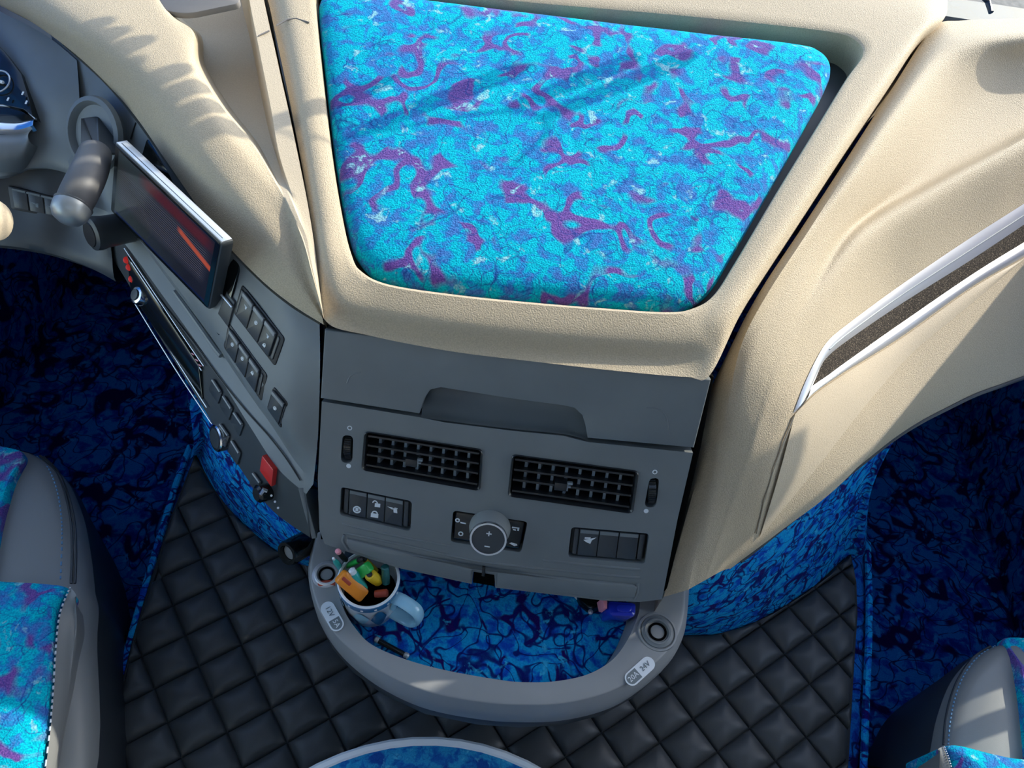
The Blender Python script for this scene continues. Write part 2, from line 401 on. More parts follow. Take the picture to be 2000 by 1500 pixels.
# ------------------------------------------------------------------ quilted mat
MATPX = [(385, 893), (400, 927), (420, 960), (444, 992), (470, 1020), (505, 1051), (540, 1078), (575, 1098), (610, 1113), (700, 1150), (800, 1180), (1000, 1225), (1200, 1246), (1330, 1243), (1370, 1243), (1400, 1241), (1440, 1230), (1480, 1216), (1515, 1197), (1550, 1176), (1600, 1141), (1630, 1112), (1658, 1088),
         (1667, 1140), (1669, 1200), (1662, 1300), (1656, 1400), (1650, 1500), (1646, 1580), (1630, 1800), (160, 1800), (196, 1540), (208, 1495), (236, 1370), (265, 1250), (300, 1135), (340, 1010)]
MP = [Zp(a, b_, ZM) for a, b_ in MATPX]
mat_o = thing('floor_mat', 'black quilted leather mat with diamond stitching covering the floor tunnel', 'floor mat', Vector((0, .3, ZM)))
mk('backing', *plate([p for p in MP], Vector((0, 0, 1)), -.002, .002, .001), 'leather_black', mat_o)
mk('binding', *tube([p + Vector((0, 0, .004)) for p in MP + MP[:1]], .0045, 6, cap=False), 'thread_dark', mat_o)
N0 = Vector((.661, .618)); E1 = Vector((.0613, .0485)); E2 = Vector((.043, -.050))
def clip(sub, cv):
    for i in range(len(cv)):
        a, b_ = cv[i], cv[(i + 1) % len(cv)]; out = []
        ins = lambda p: (b_.x - a.x) * (p.y - a.y) - (b_.y - a.y) * (p.x - a.x) >= 0
        for j in range(len(sub)):
            p, q = sub[j - 1], sub[j]; ip, iq = ins(p), ins(q)
            if ip != iq:
                d1 = (b_ - a); d2 = q - p; den = d1.x * d2.y - d1.y * d2.x
                u = (d1.x * (a.y - p.y) - d1.y * (a.x - p.x)) / den if abs(den) > 1e-12 else 0
                out.append(p + d2 * u)
            if iq: out.append(q)
        sub = out
        if not sub: return []
    return sub
M2 = [Vector((p.x, p.y)) for p in MP]
area = lambda q: .5 * sum(q[i - 1].x * q[i].y - q[i - 1].y * q[i].x for i in range(len(q)))
pads = 0
for i in range(-40, 12):
    for j in range(-40, 40):
        c0 = N0 + E1 * i + E2 * j
        cc = c0 + (E1 + E2) * .5
        if not (-.9 < cc.x < 1.0 and .05 < cc.y < 1.0): continue
        dia = [c0, c0 + E2, c0 + E1 + E2, c0 + E1]
        if area(dia) < 0: dia.reverse()
        q = clip(M2, dia)
        if len(q) < 3 or abs(area(q)) < 2.5e-4: continue
        # seen in the frame?
        v3 = Vector((cc.x, cc.y, ZM)) - CAM; wz = v3.dot(FWD); px = 1000 + FPX * v3.dot(RGT) / wz; py = 750 - FPX * v3.dot(UPV) / wz
        if py > 1600 or px < 100 or px > 1760: continue
        ded = [q[0]]
        for p in q[1:]:
            if (p - ded[-1]).length > 5e-4: ded.append(p)
        if (ded[0] - ded[-1]).length < 5e-4: ded.pop()
        q = ded
        # add midpoints for a fuller shape
        fine = []
        for k in range(len(q)):
            a, b_ = q[k], q[(k + 1) % len(q)]; nseg = max(1, int((b_ - a).length / .018))
            fine += [a.lerp(b_, s / nseg) for s in range(nseg)]
        ct = sum(fine, Vector((0, 0))) / len(fine)
        rows = []
        for s, h in ((1.0, .0003), (.965, .0055), (.88, .0105), (.64, .0155), (.3, .0185)):
            rows.append([Vector((ct.x + (p.x - ct.x) * s, ct.y + (p.y - ct.y) * s, ZM + .001 + h)) for p in fine])
        v, f = grid(rows, closed_v=True); k = len(fine); v.append(Vector((ct.x, ct.y, ZM + .0200)))
        f += [(4 * k + a, 4 * k + (a + 1) % k, 5 * k) for a in range(k)]
        mk('quilt_pad', v, f, 'leather_black', mat_o, sharp=70); pads += 1
print('pads', pads)
# ------------------------------------------------------------------ centre dash top with its recess
dash = thing('dash_top_cover', 'beige textured centre dash cover around the blue cushion', 'dashboard', Vector((0, .75, 1.05)))
# each loop: left side (far to near), front (left to right), right (near to far)
hole_px = dict(L=[(612, -60), (617, 20), (630, 150), (648, 300), (668, 420), (685, 490)], F=[(705, 525), (760, 552), (900, 573), (1050, 588), (1200, 600), (1300, 606), (1350, 600)], R=[(1395, 573), (1440, 505), (1520, 370), (1600, 240), (1655, 150), (1685, 105)], B=[(1672, 78), (1630, 62), (1500, 46), (1300, 26), (1000, 0), (800, -24), (680, -45), (630, -58)])
def loopT(d, off=0): return [pt((a, b_, 'T', off)) for k in 'LFRB' for a, b_ in d[k]]
NL = 200
def resample_closed(P, n):
    Q = P[-2:] + P + P[:2]; K = len(P); fine = []
    for k in range(K):
        a, b_, c, d = Q[k + 1], Q[k + 2], Q[k + 3], Q[(k + 4) % len(Q)]
        for s in range(8):
            u = s / 8
            fine.append(.5 * ((2 * b_) + (c - a) * u + (2 * a - 5 * b_ + 4 * c - d) * u * u + (3 * b_ - a - 3 * c + d) * u ** 3))
    return fine
hole_L = loopT(hole_px)
sh_px = dict(L=[(560, -60), (578, 20), (600, 150), (622, 300), (640, 420), (652, 500)], F=[(668, 575), (740, 608), (890, 632), (1050, 648), (1210, 660), (1320, 664), (1368, 650)], R=[(1405, 608), (1462, 525), (1542, 400), (1632, 262), (1712, 145), (1765, 75)], B=[(1780, 40), (1700, 15), (1500, -30), (1300, -50), (1000, -75), (800, -95), (680, -108), (600, -110)])
sh2_px = dict(L=[(540, -60), (556, 20), (580, 150), (603, 300), (622, 420), (636, 510)], F=[(652, 600), (735, 640), (885, 664), (1050, 684), (1215, 698), (1335, 704), (1392, 682)], R=[(1428, 620), (1478, 538), (1558, 413), (1648, 278), (1730, 156), (1786, 80)], B=[(1820, 22), (1750, -25), (1500, -70), (1300, -95), (1000, -120), (800, -135), (680, -145), (570, -140)])
out_px = dict(L=[(512, -60), (528, 20), (560, 170), (589, 320), (608, 440), (624, 550)], F=[(637, 628), (720, 655), (880, 686), (1050, 707), (1220, 726), (1340, 736), (1386, 733)], R=[(1442, 622), (1486, 550), (1566, 428), (1656, 290), (1738, 168), (1797, 78)], B=[(1850, 20), (1800, -60), (1500, -110), (1300, -130), (1000, -160), (800, -170), (680, -180), (540, -160)])
def loopmix(d, offs, foffs):
    out = []
    for k in 'LFRB':
        for i, (a, b_) in enumerate(d[k]):
            o_ = offs if k != 'F' else foffs[i]
            out.append(pt((a, b_, 'T', o_)) if not isinstance(o_, str) else pt((a, b_, 'P', .017 if o_ == 'P' else .024)))
    return out
lipin = [p - TOPN * .004 for p in hole_L]
def grow(Lp, d):
    n_ = len(Lp); out = []
    for i in range(n_):
        e = (Lp[(i + 1) % n_] - Lp[i - 1]); q = e.cross(TOPN).normalized(); out.append(Lp[i] + q * d)
    return out
LP = [
    [p - TOPN * .060 for p in grow(hole_L, .000)],
    [p - TOPN * .008 for p in grow(hole_L, .000)],
    [p - TOPN * .0025 for p in grow(hole_L, .0015)],
    grow(hole_L, .006),
    loopmix(sh_px, .003, [-.006, -.012, -.012, -.012, -.012, -.010, -.005]),
    loopmix(sh2_px, .000, [-.018, -.030, -.031, -.031, -.030, -.026, -.014]),
    loopmix(out_px, -.014, ['P'] * 7),
]
last = LP[-1]
LP.append([p + Vector((0, .012, -.014)) if 6 <= i <= 12 else p - TOPN * .19 for i, p in enumerate(last)])
LPf = [resample_closed(l, 0) for l in LP]
# smooth across loops 3..6
rows = LPf[:3]
mid = LPf[3:7]
K = len(mid[0])
cross = [cat1([l[i] for l in mid], 13) for i in range(K)]
rows += [[cross[i][j] for i in range(K)] for j in range(13)]
rows.append(LPf[7])
mk('shell', *grid(rows, closed_v=True), 'beige', dash, sharp=40)
fl = [p - TOPN * .058 for p in resample_closed(hole_L, 0)]
mk('recess_floor', fl + [sum(fl, Vector()) / len(fl)], [(i, (i + 1) % len(fl), len(fl)) for i in range(len(fl))], 'fascia_dark', dash)

mk('core', *plate([Vector((x, y, .86)) for x, y in ((-.36, 1.04), (.40, 1.04), (.46, 1.22), (.62, 1.50), (-.39, 1.50))], Vector((0, 0, 1)), 0, .21, .002), 'void', dash, smooth=False)
# cushion
cu_px = [(622, 30), (636, 160), (654, 310), (676, 440), (700, 505), (755, 545), (900, 568), (1050, 583), (1200, 595), (1300, 601), (1342, 597), (1388, 566), (1430, 500), (1510, 362), (1572, 252), (1612, 175), (1624, 135), (1606, 105), (1560, 92), (1400, 74), (1200, 50), (1000, 26), (850, 8), (720, -10), (655, -18), (628, -2)]
ce = resample_closed([pt((a, b_, 'T', -.016)) for a, b_ in cu_px], 0)
cc = sum(ce, Vector()) / len(ce)
rows = []
for s, h in ((.965, -.040), (.985, -.03), (.998, -.016), (1.0, -.006), (.990, .004), (.972, .010), (.945, .0135), (.90, .0155), (.80, .017), (.6, .018), (.35, .0185), (.12, .0185)):
    rows.append([cc + (p - cc) * s + TOPN * (h + (noise.noise(p * 9 + Vector((0, 0, s * 3))) * .0012)) for p in ce])
v, f = grid(rows, closed_v=True); v.append(cc + TOPN * .0185); k = len(ce); b0 = (len(rows) - 1) * k
f += [(b0 + i, b0 + (i + 1) % k, len(v) - 1) for i in range(k)]
tag(mk('dash_cushion', v, f, 'plush_cyan', sharp=80), 'turquoise and purple velour cushion set into the beige dash top', 'cushion')

# ------------------------------------------------------------------ centre fascia
con = thing('centre_console', 'dark grey centre console fascia with two air vents and switches', 'console', Vector((0, .5, .75)))
pp = lambda a, b_, h=0: pt((a, b_, 'P', h))
def quad(pxs, r, h=0): return roundpoly([pp(a, b_, h) for a, b_ in pxs], r, 5)
V1 = [(714, 838), (944, 874), (939, 954), (708, 913)]
V2 = [(1000, 883), (1247, 916), (1235, 998), (992, 964)]
W1 = [(671, 846), (692, 848), (690, 901), (667, 900)]
W2 = [(1268, 930), (1287, 930), (1280, 988), (1257, 987)]
B1 = [(668, 947), (806, 975), (803, 1034), (665, 1002)]
B2 = [(886, 993), (1031, 1015), (1018, 1075), (881, 1054)]
B3 = [(1116, 1025), (1267, 1038), (1259, 1097), (1109, 1084)]
NT = [(925, 1109), (970, 1115), (966, 1143), (923, 1136)]
low_out = [(631, 781), (822, 812), (870, 822), (1000, 838), (1100, 848), (1148, 860), (1352, 881), (1322, 1010), (1292, 1166), (1249, 1171), (1177, 1168), (1050, 1153), (968, 1143), (966, 1118), (925, 1112), (922, 1136), (780, 1105), (673, 1071), (636, 1058), (626, 1030), (623, 930)]
LO = [pp(a, b_) for a, b_ in low_out]
bays = [quad(V1, .007), quad(V2, .007), quad(W1, .009), quad(W2, .009), quad(B1, .006), quad(B2, .006), quad(B3, .006)]
mk('lower_panel', *holed(LO, bays, PANN, -.02, .006, .022), 'fascia', con, sharp=30)
# dark box behind everything
bk = [pp(*a) for a in ((636, 640), (1384, 736), (1290, 1160), (640, 1062))]
mk('back_box', *plate(bk, PANN, -.08, -.046, .001), 'void', con, smooth=False)
# upper drawer front with the grip notch
up_px = [(638, 640), (1386, 737), (1353, 869), (1147, 850), (1143, 826), (1137, 806), (1122, 792), (1100, 787), (1000, 774), (862, 752), (842, 757), (831, 774), (821, 803), (630, 773)]
mk('drawer_front', *plate([pp(a, b_) for a, b_ in up_px], PANN, -.02, .010, .002), 'fascia', con, sharp=30)
c1 = [pp(*a, -.034) for a in ((842, 735), (868, 735), (1000, 755), (1100, 768), (1135, 776))]
c2 = [pp(*a, -.030) for a in ((830, 770), (868, 768), (1000, 788), (1100, 800), (1142, 808))]
c3 = [pp(*a, -.012) for a in ((824, 800), (868, 808), (1000, 824), (1100, 836), (1146, 846))]
c4 = [pp(*a, .006) for a in ((823, 815), (870, 822), (1000, 838), (1100, 848), (1148, 860))]
mk('grip_recess', *loft([c1, c2, c3, c4], 40, 6), 'fascia', con)
# raised outlines on the drawer front
for arc in ([(678, 748), (684, 735), (694, 729), (705, 727)], [(1262, 795), (1282, 797), (1296, 806), (1303, 822), (1306, 850)]):
    mk('moulded_arc', *tube(cat1([pp(a, b_, .0095) for a, b_ in arc], 14), .0012, 6), 'fascia', con)
def vent(q, flip):
    P = roundpoly([pp(a, b_) for a, b_ in q], .007, 5)
    C_ = [pp(a, b_, .0) for a, b_ in q]
    vt = mk('air_vent', *plate(P, PANN, -.060, -.040, .001), 'void', con)
    # rim
    ring = [[p + PANN * h for p in P2] for P2, h in ((P, -.016), (P, .0085), ([p.lerp(sum(P, Vector()) / len(P), .012) for p in P], .0095), ([p.lerp(sum(P, Vector()) / len(P), .035) for p in P], .007), ([p.lerp(sum(P, Vector()) / len(P), .045) for p in P], -.035))]
    mk('vent_frame', *grid(ring, closed_v=True), 'vent_plastic', vt)
    TL, TR, BR, BL = C_
    def at(u, v_, h): return (TL.lerp(TR, u)).lerp(BL.lerp(BR, u), v_) + PANN * h
    for k in range(4):
        v_ = (k + .62) / 4.15 if k < 3 else .90
        a = [at(.03, v_ - .022, .002), at(.97, v_ - .022, .002), at(.97, v_ + .022, .002), at(.03, v_ + .022, .002)]
        bq = [at(.03, v_ - .0, -.028), at(.97, v_ - .0, -.028), at(.97, v_ + .035, -.028), at(.03, v_ + .035, -.028)]
        mk('slat', a + bq, [(0, 1, 2, 3), (4, 7, 6, 5), (0, 4, 5, 1), (1, 5, 6, 2), (2, 6, 7, 3), (3, 7, 4, 0)], 'vent_plastic', vt, smooth=False)
    for k in range(8):
        u = .12 + k * .108
        a = [at(u - .010, .03, -.010), at(u + .012, .03, -.010), at(u + .012, .97, -.010), at(u - .010, .97, -.010)]
        bq = [p - PANN * .022 + Vector((.004, 0, 0)) for p in a]
        mk('fin', a + bq, [(0, 1, 2, 3), (4, 7, 6, 5), (0, 4, 5, 1), (1, 5, 6, 2), (2, 6, 7, 3), (3, 7, 4, 0)], 'vent_fin', vt, smooth=False)
    a = [at(.36, .52, .004), at(.455, .52, .004), at(.455, .70, .004), at(.36, .70, .004)]
    tabo = mk('slider_tab', *plate(a, PANN, -.02, .004, .001), 'vent_plastic', vt)
    mk('slider_mark', *join([plate([at(.456, .50, 0), at(.468, .50, 0), at(.468, .70, 0), at(.456, .70, 0)], PANN, 0, .006, .0004), plate([at(.456, .50, 0), at(.50, .50, 0), at(.50, .545, 0), at(.456, .545, 0)], PANN, 0, .006, .0004), plate([at(.456, .58, 0), at(.488, .58, 0), at(.488, .615, 0), at(.456, .615, 0)], PANN, 0, .006, .0004)]), 'vent_fin', vt)
vent(V1, 0); vent(V2, 1)
# thumb wheels with their dots
for q, ring_c, dot_c in ((W1, (683, 836), (681, 910)), (W2, (1279, 922), (1262, 998))):
    P = [pp(a, b_) for a, b_ in q]; top = (P[0] + P[1]) / 2; bot = (P[2] + P[3]) / 2; c = (top + bot) / 2 - PANN * .014
    ax = (P[1] - P[0]).normalized(); Rr = (top - bot).length / 2 * .98
    prof = []
    v, f = lathe(c - ax * .0062, ax, [(Rr * .9, 0), (Rr, .0012), (Rr, .0112), (Rr * .9, .0124)], 40)
    wh = mk('thumb_wheel', v, f, 'gloss_black', con)
    for k in range(40):
        an = 2 * math.pi * k / 40; u_, v_, n_ = frame(ax)
        d = u_ * math.cos(an) + v_ * math.sin(an)
        if d.dot(PANN) < .5: continue
        s_ = n_.cross(d)
        a = [c + d * Rr + ax * x + s_ * y for x, y in ((-.004, -.0008), (.004, -.0008), (.004, .0008), (-.004, .0008))]
        mk('wheel_rib', *plate(a, d, -.001, .0012, .0003), 'vent_plastic', wh, smooth=False)
    mk('indicator_ring', *tube([pp(*ring_c, .0062) + (Vector((1, 0, 0)) * math.cos(t_) + PANV * math.sin(t_)) * .0028 for t_ in [2 * math.pi * k / 16 for k in range(17)]], .0007, 5, cap=False), 'print_white', con)
    mk('indicator_dot', *lathe(pp(*dot_c, .006), PANN, [(.0034, 0), (.0034, .0003)], 16), 'print_white', con)
# switch banks
def lerp4(q, u, v_, h):
    TL, TR, BR, BL = [pp(a, b_) for a, b_ in q]; return TL.lerp(TR, u).lerp(BL.lerp(BR, u), v_) + PANN * h
def bank(q, n):
    base = mk('switch_bank', *plate(roundpoly([lerp4(q, *a, 0) for a in ((.015, .03), (.985, .03), (.985, .97), (.015, .97))], .005, 4), PANN, -.016, -.004, .001), 'black', con)
    for u in (.045, .89):
        mk('end_cap', *plate(roundpoly([lerp4(q, *a, 0) for a in ((u, .08), (u + .065, .08), (u + .065, .92), (u, .92))], .002, 3), PANN, -.006, .003, .0015), 'button', base)
    out = []
    for k in range(n):
        u0, u1 = .118 + k * .764 / n, .118 + (k + 1) * .764 / n - .008
        P = [lerp4(q, *a, 0) for a in ((u0, .07), (u1, .07), (u1, .93), (u0, .93))]
        bt = mk('switch', *plate(roundpoly(P, .001, 2), PANN, -.006, .0035, .0012), 'button', base)
        tp = [lerp4(q, *a, .0036) for a in ((u0 + .004, .085), (u1 - .004, .085), (u1 - .004, .20), (u0 + .004, .20))]
        mk('switch_brow', *plate(tp, (PANN + PANV * .5).normalized(), -.0005, .0012, .0006), 'fascia', bt)
        out.append((bt, u0, u1))
    return base, out
def icon(q, c, size, shapes, parent, h=.0037):
    """flat printed symbol: polygons in a unit square around c=(u,v)"""
    o_ = lerp4(q, c[0], c[1], h); parts = []
    for sh in shapes:
        parts.append(plate([o_ + Vector((1, 0, 0)) * (x * size) + PANV * (y * size) for x, y in sh], PANN, 0, .0003, .0001))
    mk('printed_symbol', *join(parts), 'print_white', parent, smooth=False)
def arcband(cx, cy, r0, r1, a0, a1, n=10):
    A = [math.radians(a0 + (a1 - a0) * k / n) for k in range(n + 1)]
    return [(cx + r1 * math.cos(a), cy + r1 * math.sin(a)) for a in A] + [(cx + r0 * math.cos(a), cy + r0 * math.sin(a)) for a in A[::-1]]
LOCK = [[(-.5, -.5), (.5, -.5), (.5, .1), (-.5, .1)], arcband(0, .1, .25, .42, 0, 180)]
UNLOCK = [[(-.1, -.5), (.7, -.5), (.7, .1), (-.1, .1)], arcband(-.1, .15, .22, .38, -10, 190), [(.2, .1), (.32, .1), (.32, .3), (.2, .3)]]
BEAM = [[(-.8, .3), (-.1, .25), (.0, .0), (-.1, -.05)], [(.0, .2), (.5, .1), (.6, -.5), (.1, -.45)], [(.15, .3), (.55, .25), (.6, .15), (.2, .18)]]
WHEEL = [arcband(0, 0, .35, .55, 0, 350, 16), [(-.2, -.25), (.2, -.25), (.2, .25), (-.2, .25)]]
b1, s1 = bank(B1, 3)
icon(B1, (.235, .70), .011, WHEEL, s1[0][0]); icon(B1, (.49, .36), .010, UNLOCK, s1[1][0]); icon(B1, (.485, .72), .011, LOCK, s1[1][0]); icon(B1, (.74, .42), .011, BEAM, s1[2][0])
b3, s3 = bank(B3, 3)
icon(B3, (.24, .40), .012, [[(-.6, -.1), (.9, .5), (.4, .0), (.3, -.5), (-.3, -.3)], [(-.5, .3), (.2, .4), (.2, .2), (-.5, .1)]], s3[0][0])
# mirror / audio knob block
kb = mk('knob_block', *plate(roundpoly([lerp4(B2, *a, 0) for a in ((.03, .05), (.97, .05), (.97, .95), (.03, .95))], .005, 4), PANN, -.016, .0035, .0025), 'gloss_black', con)
icon(B2, (.12, .34), .008, [arcband(-.7, .2, .2, .45, 0, 350, 12), [(-.2, 0), (.9, -.1), (.9, -.35), (-.1, -.3)]], kb)
icon(B2, (.13, .72), .007, [arcband(0, 0, .3, .55, 0, 350, 14)], kb); icon(B2, (.86, .30), .009, [[(-.6, .3), (.6, .3), (.6, -.3), (.3, -.3), (.3, .1), (-.6, .0)], [(-.4, -.1), (.1, -.1), (.1, -.35), (-.4, -.3)]], kb); icon(B2, (.87, .80), .009, [[(-.7, .1), (-.3, .3), (.6, .15), (.7, -.1), (.2, -.3)]], kb)
kc = pp(957, 1030, .003)
kn = mk('rotary_knob', *lathe(kc, PANN, [(.0300, 0), (.0302, .003), (.0275, .018), (.0268, .029), (.0262, .0305)], 48, cap1=False), 'silver_dark', con)
mk('knob_ring', *lathe(kc, PANN, [(.0266, .028), (.0272, .031), (.0262, .0335), (.0235, .0335), (.0230, .0315)], 48, cap0=False, cap1=False), 'chrome', kn)
mk('knob_cap', *lathe(kc, PANN, [(.0235, .029), (.0235, .0318), (.012, .0325), (.002, .0327)], 40), 'button', kn)
kt = kc + PANN * .0327; X1 = Vector((1, 0, 0))
def bar(c, a, b_): return plate([c + X1 * x + PANV * y for x, y in ((-a, -b_), (a, -b_), (a, b_), (-a, b_))], PANN, 0, .0004, .0001)
mk('plus_mark', *join([bar(kt + PANV * .009, .0038, .0009), bar(kt + PANV * .009, .0009, .0038)]), 'print_white', kn, smooth=False)
mk('minus_mark', *bar(kt - PANV * .012, .0038, .0009), 'print_white', kn, smooth=False)
# lower flap with latch slot, moulded lines
fp = [(681, 1046), (800, 1074), (938, 1104), (1100, 1122), (1235, 1136), (1243, 1141), (1238, 1160), (1177, 1162), (1050, 1147), (972, 1138), (971, 1114), (923, 1106), (920, 1130), (780, 1099), (690, 1068), (680, 1055)]
mk('lower_flap', *plate([pp(a, b_) for a, b_ in fp], PANN, .002, .0105, .0025), 'fascia', con, sharp=30)
for ln in ([(672, 1040), (800, 1066), (938, 1096), (1100, 1114), (1250, 1128)], [(668, 1022), (760, 1043), (880, 1066)], [(1060, 1094), (1160, 1104), (1250, 1112)], [(673, 1044), (670, 1056), (680, 1074)], [(1246, 1138), (1244, 1158), (1238, 1170)]):
    mk('moulded_line', *tube(cat1([pp(a, b_, .0055) for a, b_ in ln], 24), .0022, 8), 'fascia', con)
mk('latch_slot', *plate([pp(*a) for a in ((926, 1113), (969, 1119), (966, 1142), (924, 1135))], PANN, -.02, .004, .0005), 'void', con)
mk('latch_pin', *plate([pp(*a) for a in ((943, 1100), (949, 1101), (948, 1118), (942, 1117))], PANN, .002, .0112, .0005), 'black', con)
# black gaps at the flanks
for nm, g in (('side_gap', [(627, 640), (638, 642), (630, 780), (626, 900), (634, 1062), (622, 1062), (614, 950), (618, 800)]), ('side_gap', [(1384, 736), (1398, 742), (1372, 880), (1330, 1060), (1304, 1164), (1288, 1164), (1322, 1010), (1354, 876)])):
    mk(nm, *plate([pp(a, b_) for a, b_ in g], PANN, -.03, -.012, .001), 'void', con)
# ------------------------------------------------------------------ console tray
ZT = .70
tray = thing('console_tray', 'grey horseshoe tray below the console lined with blue velour', 'tray', Vector((.02, .42, .62)))
outer = [(613, 1062), (605, 1109), (617, 1178), (647, 1232), (690, 1276), (752, 1319), (835, 1354), (938, 1374), (1022, 1380), (1106, 1376), (1188, 1355), (1248, 1322), (1302, 1277), (1329, 1232), (1338, 1189), (1340, 1150)]
inner = [(668, 1100), (663, 1140), (672, 1190), (698, 1232), (730, 1262), (797, 1290), (877, 1311), (980, 1329), (1030, 1333), (1085, 1331), (1146, 1318), (1194, 1290), (1224, 1250), (1244, 1202), (1248, 1172), (1250, 1130)]
side = [(608, 1066), (602, 1112), (614, 1184), (643, 1242), (685, 1290), (748, 1336), (832, 1374), (938, 1395), (1022, 1401), (1106, 1397), (1191, 1376), (1254, 1340), (1309, 1290), (1335, 1241), (1343, 1191), (1346, 1150)]
O_ = [Zp(a, b_, ZT) for a, b_ in outer]; I_ = [Zp(a, b_, ZT) for a, b_ in inner]; S_ = [Zp(a, b_, ZT - .022) for a, b_ in side]
back = [Vector((p.x, p.y, ZT - .05)) for p in S_]
O2 = [o.lerp(i, .10) + Vector((0, 0, .004)) for o, i in zip(O_, I_)]; M_ = [o.lerp(i, .5) + Vector((0, 0, .005)) for o, i in zip(O_, I_)]; I2 = [o.lerp(i, .92) + Vector((0, 0, .003)) for o, i in zip(O_, I_)]
W_ = [i + Vector((0, 0, -.03)) + (i - o) * .10 for o, i in zip(O_, I_)]; W2_ = [i + Vector((0, 0, -.055)) + (i - o) * .14 for o, i in zip(O_, I_)]
cols = [[p + Vector((0, 0, 0)) for p in c] for c in (back, S_, O_, O2, M_, I2, I_, W_, W2_)]
for c in cols: c[0] = Vector((c[0].x, .55, c[0].z)); c[-1] = Vector((c[-1].x, .55, c[-1].z))
mk('rim', *loft(cols, 80, 3), 'rim_grey', tray, sharp=60)
fl = [Vector((p.x, p.y, ZT - .043)) for p in W_]; fl[0].y = .62; fl[-1].y = .62
mk('velour_liner', *plate(fl, Vector((0, 0, 1)), -.012, 0, .002), 'carpet_vivid', tray, sharp=60)
und = [Vector((p.x, p.y, ZT - .06)) for p in S_]; und[0].y = .62; und[-1].y = .62
mk('tray_base', *plate(und, Vector((0, 0, 1)), -.02, .01, .004), 'fascia_dark', tray)
v, f = boxv((-.27, .60, ZT - .05), (.27, .625, ZT + .14)); mk('rear_wall', v, f, 'black', tray, smooth=False)
UZ = Vector((0, 0, 1))
def socket(px, py, r, ringmat, lid=None):
    c = Zp(px, py, ZT + .005)
    sk_ = mk('power_socket', *lathe(c, UZ, [(r * 1.30, -.004), (r * 1.25, .0015), (r * 1.08, .002), (r * 1.0, .0035), (r * .86, .0035), (r * .80, .001), (r * .78, -.02), (r * .1, -.02)], 36, cap0=False), ringmat, tray)
    mk('socket_bore', *lathe(c, UZ, [(r * .74, -.018), (r * .72, .0012), (r * .55, .0016), (r * .5, -.012), (r * .15, -.012), (r * .12, -.006)], 30), 'void', sk_)
    return c, sk_
c, s_ = socket(638, 1122, .0175, 'silver')
mk('orange_reflection', *plate(roundpoly([Zp(a, b_, ZT + .004) for a, b_ in ((618, 1136), (656, 1133), (656, 1144), (622, 1147))], .004, 4), UZ, -.002, .003, .001), 'brown_red', s_)  # coppery strip paints an orange reflection below the socket ring
c, s_ = socket(1284, 1234, .020, 'fascia')
mk('socket_rim', *lathe(c, UZ, [(.031, -.003), (.030, .001), (.0275, .0015), (.026, -.001)], 36, cap0=False, cap1=False), 'rim_grey', s_)
def sticker(a, b_, w_, t1, t2, dark_first):
    A, B = Zp(*a, ZT + .0062), Zp(*b_, ZT + .0062); u = (B - A).normalized(); vv = UZ.cross(u); ln = (B - A).length
    def pill(x0, x1, w2, fl=(True, True)):
        out = []
        if fl[0]: out += [A + u * (x0 + w2) + (u * math.cos(t_) + vv * math.sin(t_)) * w2 for t_ in [math.radians(90 + 180 * k / 10) for k in range(11)]]
        else: out += [A + u * x0 + vv * w2, A + u * x0 - vv * w2]
        if fl[1]: out += [A + u * (x1 - w2) + (u * math.cos(t_) + vv * math.sin(t_)) * w2 for t_ in [math.radians(-90 + 180 * k / 10) for k in range(11)]]
        else: out += [A + u * x1 - vv * w2, A + u * x1 + vv * w2]
        return out
    st = mk('rating_sticker', *plate(pill(0, ln, w_), UZ, 0, .0006, .0002), 'print_white', tray, smooth=False)
    if dark_first: q = pill(.0022, ln * .44, w_ - .0022, (True, False)); tx = ((ln * .25, 'print_white', t2), (ln * .70, 'print_grey', t1))
    else: q = pill(ln * .60, ln - .0022, w_ - .0022, (False, True)); tx = ((ln * .33, 'print_grey', t1), (ln * .77, 'print_white', t2))
    mk('dark_field', *plate(q, UZ, .0003, .0009, .0001), 'print_grey', st, smooth=False)
    for x, mt_, s in tx: text('lettering', s, w_ * 1.05, A + u * x + UZ * .001, u, vv, mt_, st)
sticker((634, 1177), (664, 1231), .0105, '12V', '5A', False)
sticker((1224, 1334), (1275, 1288), .0105, '24V', '20A', True)

